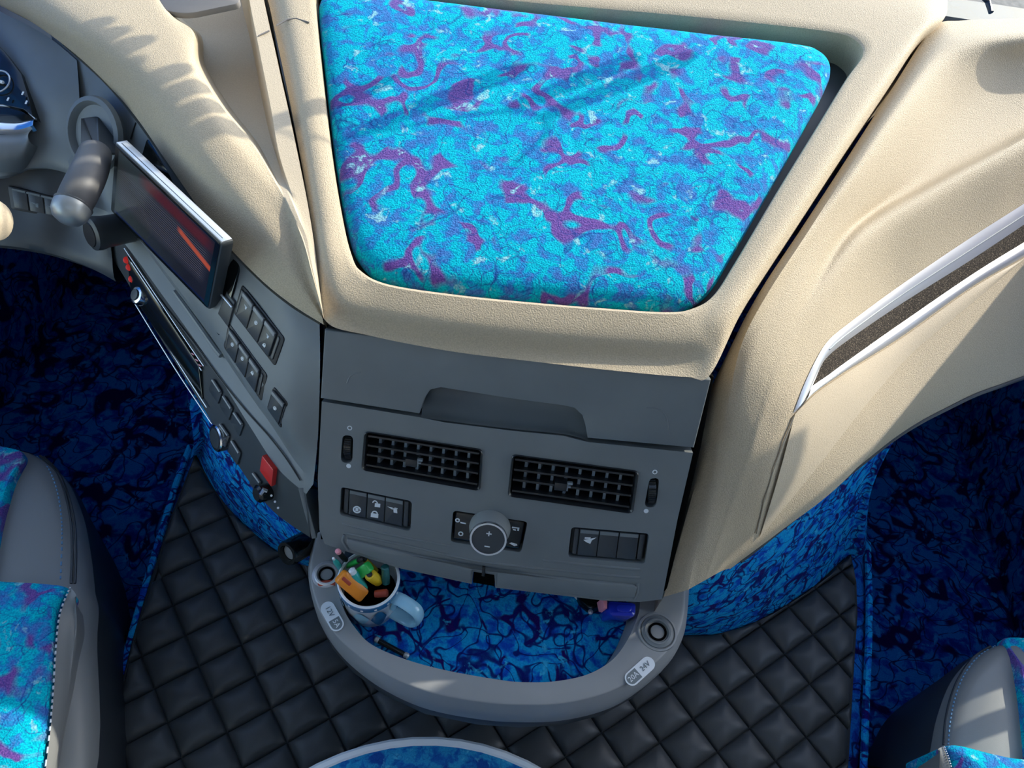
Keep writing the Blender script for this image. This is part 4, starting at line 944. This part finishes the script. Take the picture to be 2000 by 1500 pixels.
# ------------------------------------------------------------------ instrument binnacle
ib = thing('instrument_binnacle', 'dark binnacle with gauge ring and chrome edged display at the left', 'instrument panel', Vector((-.85, 1.0, .95)))
g0 = colz((-110, -40, 1.155), (-60, -18, 1.15), (0, 22, 1.146), (60, 52, 1.142), (105, 80, 1.138), (150, 118, 1.132))
g1 = colz((-110, 60, 1.12), (-60, 70, 1.118), (10, 110, 1.112), (65, 150, 1.108), (110, 175, 1.104), (155, 200, 1.096))
g2 = colz((-110, 200, 1.07), (-60, 210, 1.068), (10, 240, 1.062), (60, 250, 1.056), (110, 270, 1.05), (150, 290, 1.04))
g3 = colz((-110, 330, 1.01), (-60, 335, 1.01), (0, 345, 1.01), (50, 330, 1.01), (100, 330, 1.005), (150, 345, 1.0))
g4 = [p + Vector((0, .05, -.02)) for p in g3]
g0, g1, g2, g3, g4 = [ext(c, 2.5) for c in (g0, g1, g2, g3, g4)]
bn = mk('hood', *loft([g0, g1, g2, g3, g4], 46, 6), 'fascia', ib)
BT = bvh(bn)
onb = lambda px, py, h=0: (lambda r: r[0] + r[1] * h)(hit(BT, px, py))
P, nn = flat([onb(a, b_) for a, b_ in ((-80, 40), (-20, 70), (20, 112), (48, 150), (66, 200), (80, 240), (60, 225), (-80, 190))])
mk('dial_face', *plate(P, nn, -.01, .014, .001), 'gloss_black', ib)
P2, n2 = flat([onb(a, b_, .006) for a, b_ in ((-70, 212), (40, 216), (78, 238), (40, 246), (-70, 244))]); mk('display', *plate(P2, n2, -.002, .006, .001), 'gloss_black', ib)
gc = onb(12, 172, .018)
u_, v_, w_ = frame(nn)
mk('gauge_ring', *tube([gc + (u_ * math.cos(t_) + v_ * math.sin(t_)) * .019 for t_ in [2 * math.pi * k / 24 for k in range(25)]], .0014, 6, cap=False), 'silver', ib)
mk('gauge_needle', *tube([gc + u_ * -.014 + nn * .001, gc + u_ * .010 + nn * .001], .0026, 6), 'print_white', ib)
for a, b_ in ((28, 205), (62, 190), (68, 206)):
    q = onb(a, b_, .018); mk('gauge_mark', *plate([q + u_ * x + v_ * y for x, y in ((-.0012, -.003), (.0018, -.003), (.0018, .003), (-.0012, .003))], nn, 0, .0004, .0001), 'print_white', ib, smooth=False)
mk('display_edge', *tube(cat1([onb(a, b_, .010) for a, b_ in ((-60, 208), (-10, 211), (50, 215), (66, 224), (80, 236))], 20), .0016, 6), 'silver', ib)
rows = [[onb(a, b_, h) for a, b_ in ((-60, y0), (0, y0 + 4), (40, y0 + 3), (80, y0 - 8))] for y0, h in ((238, .008), (247, .016), (257, .018), (266, .010))]
rows = [cat1(r, 20) for r in rows]
mk('chrome_arc', *grid(rows), 'chrome', ib)
rows = [[onb(a, b_, h) for a, b_ in ((-60, y0 + 4), (0, y0 + 6), (45, y0), (76, y0 - k_))] for y0, h, k_ in ((264, .012, 12), (285, .026, 16), (310, .024, 26), (330, .004, 42))]
mk('lower_cup', *loft(rows, 24, 5), 'fascia', ib)

# knee panel with its switch row
kp = thing('knee_panel', 'black knee panel under the instruments with a small switch row', 'panel', Vector((-.85, .95, .8)))
k0 = colz((-110, 332, 1.0), (-40, 342, 1.0), (50, 325, 1.0), (90, 325, .998), (140, 338, .99), (185, 392, .97), (215, 452, .95))
k1 = colz((-110, 400, .95), (-40, 405, .95), (30, 400, .95), (90, 412, .945), (140, 430, .93), (190, 465, .915), (218, 495, .91))
k2 = colz((-110, 480, .89), (-40, 482, .89), (20, 486, .89), (80, 495, .88), (130, 508, .87), (185, 528, .86), (232, 552, .86))
k3 = [p + Vector((.0, .12, -.03)) for p in k2]
k0, k1, k2, k3 = [ext(c, 2.0) for c in (k0, k1, k2, k3)]
kpm = mk('panel_shell', *loft([k0, k1, k2, k3], 40, 6), 'fascia_dark', kp)
KT = bvh(kpm); onk = lambda px, py, h=0: (lambda r: r[0] + r[1] * h)(hit(KT, px, py))
P, nn = flat([onk(a, b_) for a, b_ in ((16, 362), (118, 386), (122, 428), (24, 408))])
mk('switch_plate', *plate(roundpoly(P, .004, 4), nn, -.006, .003, .001), 'black', kp)
u_ = (P[1] - P[0]).normalized(); vv_ = nn.cross(u_)
for k in range(3):
    s_ = mk('switch', *plate([P[0].lerp(P[1], a).lerp(P[3].lerp(P[2], a), b_) for a, b_ in ((.08 + k * .31, .1), (.36 + k * .31, .1), (.36 + k * .31, .9), (.08 + k * .31, .9))], nn, 0, .005, .001), 'button', kp)
    mk('switch_brow', *tube([P[0].lerp(P[1], .09 + k * .31).lerp(P[3].lerp(P[2], .1), .1) + nn * .005, P[0].lerp(P[1], .35 + k * .31).lerp(P[3].lerp(P[2], .35), .1) + nn * .005], .0022, 6), 'fascia', s_)
    if k: mk('printed_symbol', *join([plate([P[0].lerp(P[1], .2 + k * .31).lerp(P[3].lerp(P[2], .2 + k * .31), .55) + nn * .005 + u_ * (x * .009) + vv_ * (y * .009) for x, y in sh], nn, 0, .0004, .0001) for sh in BEAM]), 'print_grey', s_, smooth=False)
# column stalk whose rounded end enters at the left edge
q0 = Zp(-90, 425, 1.09); q1 = Zp(-22, 430, 1.10); d = (q1 - q0).normalized()
cs = thing('column_stalk', 'sunlit rounded end of a pale column stalk at the left edge', 'stalk', q0)
mk('stalk_body', *lathe(q0, d, [(.022, -.05), (.026, 0), (.030, (q1 - q0).length)], 24), 'beige_smooth', cs)
mk('stalk_end', *lathe(q1, d, [(.0305, 0), (.030, .006), (.026, .014), (.016, .019), (.003, .021)], 24), 'beige_smooth', cs)
# ------------------------------------------------------------------ passenger side dash
pd = thing('passenger_dash', 'beige passenger dash sweeping down from the windscreen to the console', 'dashboard', Vector((.65, .95, .8)))
A_ = colz((2090, 28, 'T', -.03), (1985, 36, 'T', -.03), (1880, 40, 'T', -.03), (1822, 55, 'T', -.03), (1744, 170, 'T', -.03), (1646, 322, 'T', -.03), (1564, 448, 'T', -.03), (1490, 560, 'T', -.03), (1436, 660, 1.07), (1397, 770, 1.02), (1376, 880, .95), (1340, 1010, .865), (1296, 1166, .765))
B_ = colz((2090, 48, 'T', -.008), (1985, 56, 'T', -.008), (1885, 62, 'T', -.010), (1830, 80, 'T', -.012), (1752, 186, 'T', -.012), (1653, 337, 'T', -.012), (1572, 462, 'T', -.012), (1500, 572, 'T', -.014), (1450, 668, 1.085), (1424, 775, 1.035), (1403, 880, .968), (1371, 1008, .882), (1344, 1152, .79))
C_ = colz((2100, 62, 'T', -.002), (2000, 76, 'T', -.002), (1905, 92, 'T', -.004), (1836, 125, 'T', -.006), (1760, 218, 'T', -.008), (1675, 340, 'T', -.012), (1608, 436, 'T', -.018), (1530, 555, 'T', -.024), (1472, 672, 1.085), (1440, 780, 1.035), (1415, 888, .968), (1382, 1015, .882), (1354, 1146, .79))
D_ = colz((2110, 110, 'T', -0.050), (2020, 128, 'T', -0.052), (1950, 160, 'T', -0.060), (1870, 225, 'T', -0.066), (1790, 305, 'T', -0.064), (1705, 385, 'T', -0.056), (1634, 452, 'T', -0.040), (1552, 570, 'T', -0.034), (1490, 685, 1.078), (1456, 790, 1.027), (1428, 896, .961), (1393, 1020, .876), (1364, 1140, .787))
E_ = colz((2110, 195, 'T', -0.090), (2030, 232, 'T', -0.090), (1950, 275, 'T', -0.090), (1870, 318, 'T', -0.088), (1790, 365, 'T', -0.084), (1710, 412, 'T', -0.074), (1645, 470, 'T', -0.056), (1570, 590, 'T', -0.048), (1508, 702, 1.066), (1474, 804, 1.014), (1444, 906, .950), (1408, 1026, .869), (1376, 1134, .783))
F_ = colz((2110, 225, 'T', -0.066), (2035, 262, 'T', -0.066), (1965, 302, 'T', -0.066), (1885, 345, 'T', -0.066), (1805, 392, 'T', -0.064), (1730, 438, 'T', -0.060), (1665, 498, 'T', -0.056), (1592, 610, 'T', -0.060), (1528, 722, 1.050), (1494, 822, .998), (1462, 920, .937), (1422, 1034, .860), (1388, 1128, .780))
H_ = colz((2110, 330, 1.085), (2000, 395, 1.065), (1950, 430, 1.055), (1880, 474, 1.045), (1800, 528, 1.035), (1740, 572, 1.028), (1690, 625, 1.025), (1630, 710, 1.020), (1575, 800, 1.000), (1540, 880, .962), (1502, 960, .915), (1452, 1050, .838), (1408, 1116, .776))
I_ = colz((2110, 440, 1.02), (2000, 508, .990), (1950, 545, .975), (1890, 588, .962), (1830, 640, .950), (1780, 690, .940), (1730, 745, .930), (1672, 812, .917), (1622, 880, .898), (1580, 940, .873), (1535, 1000, .845), (1470, 1062, .808), (1420, 1110, .772))
J_ = colz((2110, 420, 1.02), (2002, 520, .982), (1955, 575, .962), (1905, 636, .942), (1855, 696, .922), (1800, 762, .900), (1750, 824, .880), (1700, 884, .858), (1650, 938, .838), (1602, 980, .822), (1545, 1022, .802), (1478, 1072, .785), (1425, 1110, .768))
K_ = colz((2110, 700, .86), (2002, 737, .850), (1955, 754, .848), (1905, 772, .843), (1855, 796, .835), (1800, 824, .826), (1750, 855, .816), (1700, 893, .805), (1650, 933, .795), (1602, 974, .788), (1545, 1018, .780), (1478, 1072, .775), (1425, 1112, .765))
for i_, w8 in ((7, .5), (8, 1), (9, 1), (10, 1), (11, 1), (12, 1)):
    for c_, f_, b8 in ((D_, .16, .005), (E_, .34, .009), (F_, .52, .011)):
        q_ = C_[i_].lerp(H_[i_], f_); q_ = q_ + (CAM - q_).normalized() * b8; c_[i_] = c_[i_].lerp(q_, w8)
A_, B_, C_, D_, E_, F_, H_, J_, K_ = [ext(c, 1.6) for c in (A_, B_, C_, D_, E_, F_, H_, J_, K_)]
LLp = [cat1(c, 110) for c in (A_, B_, C_, D_, E_, F_, H_, J_)]
JJ, KK = cat1(J_, 110), cat1(K_, 110)
rows = []
for i in range(110):
    a = [l[i] for l in LLp]
    r = lin1([a[0] + Vector((0, 0, -.16)), a[0]], 2)[:1] + lin1([a[0], a[1]], 4)[:-1] + cat1(a[1:], 31)
    rows.append(r)
up_ = mk('upper_shell', *grid(rows), 'beige', pd, sharp=50)
# lower return, turned away from the sun
lowr = [[(a[-1]).lerp(k, t_) for t_ in (0, .08, .2, .4, .6, .8, 1)] + [k + Vector((0, .03, -.004)), k + Vector((0, .12, .02))] for a, k in zip(rows, KK)]
mk('lower_shell', *grid(lowr), 'beige', pd, sharp=50)
mk('lower_welt', *tube([k + (CAM - k).normalized() * .001 for k in KK[:-4]], .0035, 8), 'fascia_dark', pd)
PT = bvh(up_)
def onp(px, py, h=0):
    p, n = hit(PT, px, py); return p + n * h if p else None
def pband(name, top, bot, mat, h0, h1, n=50, k=5, par=pd):
    a = cat1([Vector((*q, 0)) for q in top], n); b_ = cat1([Vector((*q, 0)) for q in bot], n); rows = []
    for p, q in zip(a, b_):
        r = []
        for j in range(k):
            t_ = j / (k - 1); s = p.lerp(q, t_); w3 = onp(s.x, s.y, h0 + (h1 - h0) * math.sin(math.pi * t_))
            if w3 is None: break
            r.append(w3)
        if len(r) == k: rows.append(r)
    return mk(name, *grid(rows), mat, par, sharp=60)
tu = [(2075, 345), (2000, 397), (1895, 464), (1755, 559), (1650, 637), (1615, 668), (1594, 700), (1573, 743), (1559, 778), (1548, 808)]
du = [(2075, 388), (2000, 438), (1895, 508), (1755, 596), (1650, 668), (1615, 697), (1604, 712), (1596, 730), (1590, 744), (1584, 755)]
dl = [(2075, 426), (2000, 473), (1895, 538), (1755, 634), (1650, 708), (1620, 730), (1607, 739), (1598, 745), (1591, 750), (1584, 755)]
tl_ = [(2075, 452), (2000, 500), (1895, 561), (1755, 660), (1650, 725), (1615, 748), (1595, 762), (1580, 774), (1565, 788), (1550, 808)]
tr = thing('dash_trim_strip', 'silver edged dark glitter strip inlaid in the passenger dash', 'trim', onp(1755, 620))
pband('upper_bezel', tu, du, 'silver', .001, .004, 60, 7, tr); pband('inlay', du, dl, 'glitter', .001, .0015, 60, 5, tr); pband('lower_bezel', dl, tl_, 'silver', .001, .006, 60, 7, tr)
mid_ = [((a[0] + b_[0]) / 2, (a[1] + b_[1]) / 2) for a, b_ in zip(tu, du)]
mk('bezel_groove', *tube([onp(p.x, p.y, .0045) for p in cat1([Vector((*q, 0)) for q in mid_[:6]], 40)], .0011, 6), 'silver_dark', tr)
# smooth glovebox skin below the strip
gt = [(2060, 462), (1995, 506), (1895, 565), (1755, 664), (1650, 729), (1590, 770), (1551, 808)]
gb = [(2060, 463), (1996, 508), (1900, 590), (1780, 690), (1690, 790), (1600, 905), (1482, 1050)]
pband('glovebox_skin', gt, gb, 'beige_smooth', .0015, .0035, 60, 9)
mk('skin_seam', *tube([onp(a, b_, .002) for a, b_ in ((1549, 812), (1530, 860), (1510, 915), (1492, 975), (1476, 1040))], .0012, 6), 'beige_smooth', pd)

# ------------------------------------------------------------------ seats
def seat(name, label, cushion_px, centre_px, cover_px, coverside_px, stitch_px, ribs_px, sx):
    c = sum((Zp(a, b_, .6) for a, b_ in cushion_px), Vector()) / len(cushion_px)
    st = thing(name, label, 'seat', Vector((c.x, c.y, .2)), )
    P = [Zp(a, b_, .60) for a, b_ in cushion_px]; ctr = sum(P, Vector()) / len(P)
    F_ = resample_closed(P, 0); rows = []
    for s, h in ((.90, -.30), (.98, -.14), (1.03, -.07), (1.015, -.028), (1.0, -.010), (.965, .003), (.90, .012), (.75, .020), (.5, .026), (.2, .028)):
        rows.append([ctr + (p - ctr) * s + UZ * h for p in F_])
    v, f = grid(rows, closed_v=True); k = len(F_); f.append(tuple((len(rows) - 1) * k + i for i in range(k)))
    low = mk('cushion_side', *grid(rows[:4], closed_v=True), 'leather_dark', st)
    v, f = grid(rows[3:], closed_v=True); f.append(tuple((len(rows) - 4) * k + i for i in range(k)))
    top = mk('cushion_top', v, f, 'leather_grey', st); T_ = bvh(top)
    def on(px, py, h=0):
        p, n = hit(T_, px, py); return p + n * h if p else Zp(px, py, .605)
    # printed centre
    Pc = [on(a, b_, .006) for a, b_ in centre_px]; cc_ = sum(Pc, Vector()) / len(Pc); Fc = resample_closed(Pc, 0); k = len(Fc)
    rows = [[cc_ + (p - cc_) * s + UZ * h for p in Fc] for s, h in ((1, -.012), (1, .004), (.985, .010), (.94, .014), (.5, .022))]
    v, f = grid(rows, closed_v=True); f.append(tuple(4 * k + i for i in range(k))); mk('cushion_centre', v, f, 'plush_cyan', st)
    # stitching as short stitches
    q = cat1([on(a, b_, .0005) for a, b_ in stitch_px], 64)
    sew = []
    for i in range(0, 62, 2): sew.append(tube([q[i], q[i + 1]], .0013, 5))
    mk('stitching', *join(sew), 'thread_blue', st)['kind'] = 'stuff'
    for r_ in ribs_px:
        mk('piping', *tube(cat1([on(a, b_, .0) for a, b_ in r_], 30), .0022, 6), 'leather_dark', st)
    # rear squab with the slip cover
    zc = .66
    P = [Zp(a, b_, zc) for a, b_ in cover_px]; ctr = sum(P, Vector()) / len(P); F_ = resample_closed(P, 0); k = len(F_)
    rows = [[ctr + (p - ctr) * s + UZ * h for p in F_] for s, h in ((1.0, -.12), (1.005, -.03), (1.0, -.008), (.975, .004), (.90, .010), (.6, .018), (.2, .02))]
    v, f = grid(rows, closed_v=True); f.append(tuple(6 * k + i for i in range(k))); mk('slip_cover', v, f, 'plush_cyan', st)
    P = [Zp(a, b_, z) for a, b_, z in coverside_px]
    half = len(P) // 2
    sd_ = mk('squab_side', *loft([P[:half], [a.lerp(b_, .5) + Vector((sx * .006, 0, .006)) for a, b_ in zip(P[:half], P[half:])], P[half:], [p + Vector((-sx * .03, 0, -.2)) for p in P[half:]]], 30, 5), 'leather_grey', st)
    q = cat1([p + UZ * .002 for p in P[:half]], 60); sew = [tube([q[i], q[i + 1]], .0014, 5) for i in range(0, 58, 2)]
    mk('stitching', *join(sew), 'thread_white', st)['kind'] = 'stuff'
    v, f = boxv((c.x - .20, c.y - .35, .20), (c.x + .20, c.y + .12, .42)); mk('seat_base', *plate(roundpoly([Vector((c.x + x, c.y + y, .2)) for x, y in ((-.2, -.45), (.2, -.45), (.2, -.05), (-.2, -.05))], .04, 4), UZ, 0, .2, .02), 'void', st)
    bx_ = c.x - sx * .04; byy = min(p.y for p in [Zp(a, b_, .6) for a, b_ in cushion_px]) - .06
    rows = []
    for z, y, hw, th in ((.60, 0, .22, .05), (.66, -.01, .235, .06), (.85, -.05, .235, .055), (1.05, -.09, .22, .05), (1.22, -.12, .18, .045), (1.27, -.13, .13, .03)):
        rows.append([Vector((bx_ + hw * (abs(math.cos(t_)) ** .5) * (1 if math.cos(t_) > 0 else -1), byy + y + th * (abs(math.sin(t_)) ** .7) * (1 if math.sin(t_) > 0 else -1), z)) for t_ in [2 * math.pi * q / 32 for q in range(32)]])
    v, f = grid(rows, closed_v=True); f.append(tuple(range(32))[::-1]); f.append(tuple(5 * 32 + i for i in range(32)))
    mk('backrest', v, f, 'leather_grey', st)
    return st
sL = seat('truck_chair', 'grey leather driver seat with blue velour cover at the left',
     [(-420, 830), (-150, 845), (20, 872), (75, 890), (118, 925), (148, 990), (163, 1060), (172, 1140), (176, 1220), (120, 1600), (-420, 1620)],
     [(-400, 845), (-140, 858), (0, 880), (52, 897), (30, 950), (8, 1030), (-6, 1110), (-20, 1200), (-60, 1560), (-400, 1560)],
     [(-420, 1110), (-100, 1128), (20, 1135), (100, 1140), (132, 1150), (112, 1200), (108, 1260), (104, 1330), (98, 1400), (86, 1500), (60, 1700), (-420, 1700)],
     [(138, 1148, .665), (118, 1200, .664), (110, 1270, .664), (105, 1350, .664), (98, 1430, .664), (82, 1560, .664), (150, 1180, .655), (158, 1230, .63), (153, 1290, .615), (143, 1360, .61), (128, 1430, .61), (104, 1560, .61)],
     [(72, 892), (96, 918), (112, 960), (120, 1010), (121, 1060), (118, 1140)],
     [[(78, 890), (106, 918), (126, 962), (138, 1020), (141, 1080), (139, 1140)], [(84, 892), (112, 920), (132, 964), (145, 1020), (148, 1080), (146, 1140)]], 1)
mk('rail_edge', *tube([Zp(205, 1203, .36), Zp(180, 1290, .37), Zp(150, 1390, .39), Zp(118, 1500, .41)], [.006, .003, .003, .003], 8), 'silver_dark', sL)
mk('side_trim', *tube([Zp(176, 1060, .50), Zp(176, 1110, .52), Zp(172, 1150, .53), Zp(166, 1190, .54)], [.006, .010, .010, .006], 8), 'leather_grey', sL)
sR = seat('truck_chair', 'grey leather passenger seat with sunlit bolster at the lower right',
     [(2210, 1236), (2110, 1240), (2010, 1250), (1960, 1256), (1915, 1278), (1875, 1325), (1850, 1390), (1838, 1450), (1826, 1540), (1830, 1800), (2210, 1800)],
     [(2195, 1246), (2110, 1248), (2010, 1254), (1958, 1258), (1976, 1300), (1988, 1380), (1996, 1460), (2000, 1560), (2010, 1780), (2195, 1780)],
     [(2210, 1490), (2110, 1488), (1990, 1482), (1935, 1472), (1870, 1456), (1846, 1460), (1858, 1500), (1862, 1560), (1864, 1640), (1860, 1800), (2210, 1800)],
     [(1842, 1458, .665), (1856, 1500, .664), (1860, 1560, .664), (1862, 1660, .664), (1828, 1475, .655), (1824, 1510, .64), (1822, 1570, .62), (1824, 1670, .61)],
     [(1944, 1262), (1912, 1282), (1884, 1318), (1866, 1362), (1856, 1410), (1852, 1460)],
     [[(1936, 1262), (1902, 1284), (1874, 1322), (1856, 1366), (1846, 1412), (1843, 1455)]], -1)
mk('side_trim', *tube([Zp(1808, 1400, .50), Zp(1799, 1450, .50), Zp(1793, 1520, .50)], [.008, .012, .012], 8), 'leather_grey', sR)

# ------------------------------------------------------------------ round table in the foreground
a, b_, c = Zp(600, 1500, .56), Zp(832, 1438, .56), Zp(1060, 1500, .56)
D = 2 * (a.x * (b_.y - c.y) + b_.x * (c.y - a.y) + c.x * (a.y - b_.y))
ux = ((a.x ** 2 + a.y ** 2) * (b_.y - c.y) + (b_.x ** 2 + b_.y ** 2) * (c.y - a.y) + (c.x ** 2 + c.y ** 2) * (a.y - b_.y)) / D
uy = ((a.x ** 2 + a.y ** 2) * (c.x - b_.x) + (b_.x ** 2 + b_.y ** 2) * (a.x - c.x) + (c.x ** 2 + c.y ** 2) * (b_.x - a.x)) / D
tc = Vector((ux, uy, ZM + .018)); RR = (Vector((a.x, a.y)) - Vector((ux, uy))).length
print('table', tc, RR)
tbl = thing('round_stool', 'round stool with blue marbled top and white rim in the foreground', 'stool', tc)
H_ = .56 - tc.z
mk('seat_top', *lathe(tc, UZ, [(RR - .012, H_ - .03), (RR - .012, H_ - .002), (RR - .03, H_ + .001), (.01, H_ + .002)], 64), 'table_top', tbl)
mk('rim', *lathe(tc, UZ, [(RR - .013, H_ - .03), (RR - .002, H_ - .03), (RR, H_ - .02), (RR, H_ - .002), (RR - .004, H_ + .002), (RR - .010, H_ + .001), (RR - .013, H_ - .002)], 64, cap0=False, cap1=False), 'mug_white', tbl)
mk('pedestal', *lathe(tc, UZ, [(RR * .7, 0), (RR * .7, .01), (.05, .02), (.045, H_ - .03)], 40), 'rim_grey', tbl)
# ------------------------------------------------------------------ tasselled cord strung across the windscreen, unseen above the frame, placed to cast the fringe shadows
co = thing('shadow_tassel_cord', 'unseen tasselled cord placed at the windscreen to cast fringe shadows on the dash', 'fringe', Vector((0, 1.45, 1.7)))
def wsy(x, z): return 1.66 - .22 * (x / 1.25) ** 2 - (z - 1.15) * .43
cz = cat1([Vector((x, 0, z)) for x, z in ((-.6, 1.70), (-.4, 1.68), (-.1, 1.69), (.05, 1.71), (.2, 1.73), (.28, 1.65), (.36, 1.64), (.48, 1.58), (.56, 1.58), (.60, 1.62))], 120)
cz = [Vector((p.x, wsy(p.x, p.z), p.z)) for p in cz]
mk('cord', *tube(cz, .0025, 6), 'thread_dark', co)
xs = -.35
while xs < .58:
    p = min(cz, key=lambda q: abs(q.x - xs)); ln = random.uniform(.09, .14)
    mk('tassel', *lathe(p, Vector((random.uniform(-.05, .05), .1, -1)), [(.004, 0), (.012, .012), (.016, ln * .6), (.017, ln - .012), (.010, ln)], 8), 'blue_plastic', co)
    xs += random.choice((.050, .055, .065, .11))
SC.cycles.max_bounces = 5; SC.cycles.diffuse_bounces = 3; SC.cycles.glossy_bounces = 2; SC.cycles.transmission_bounces = 2; SC.cycles.transparent_max_bounces = 6
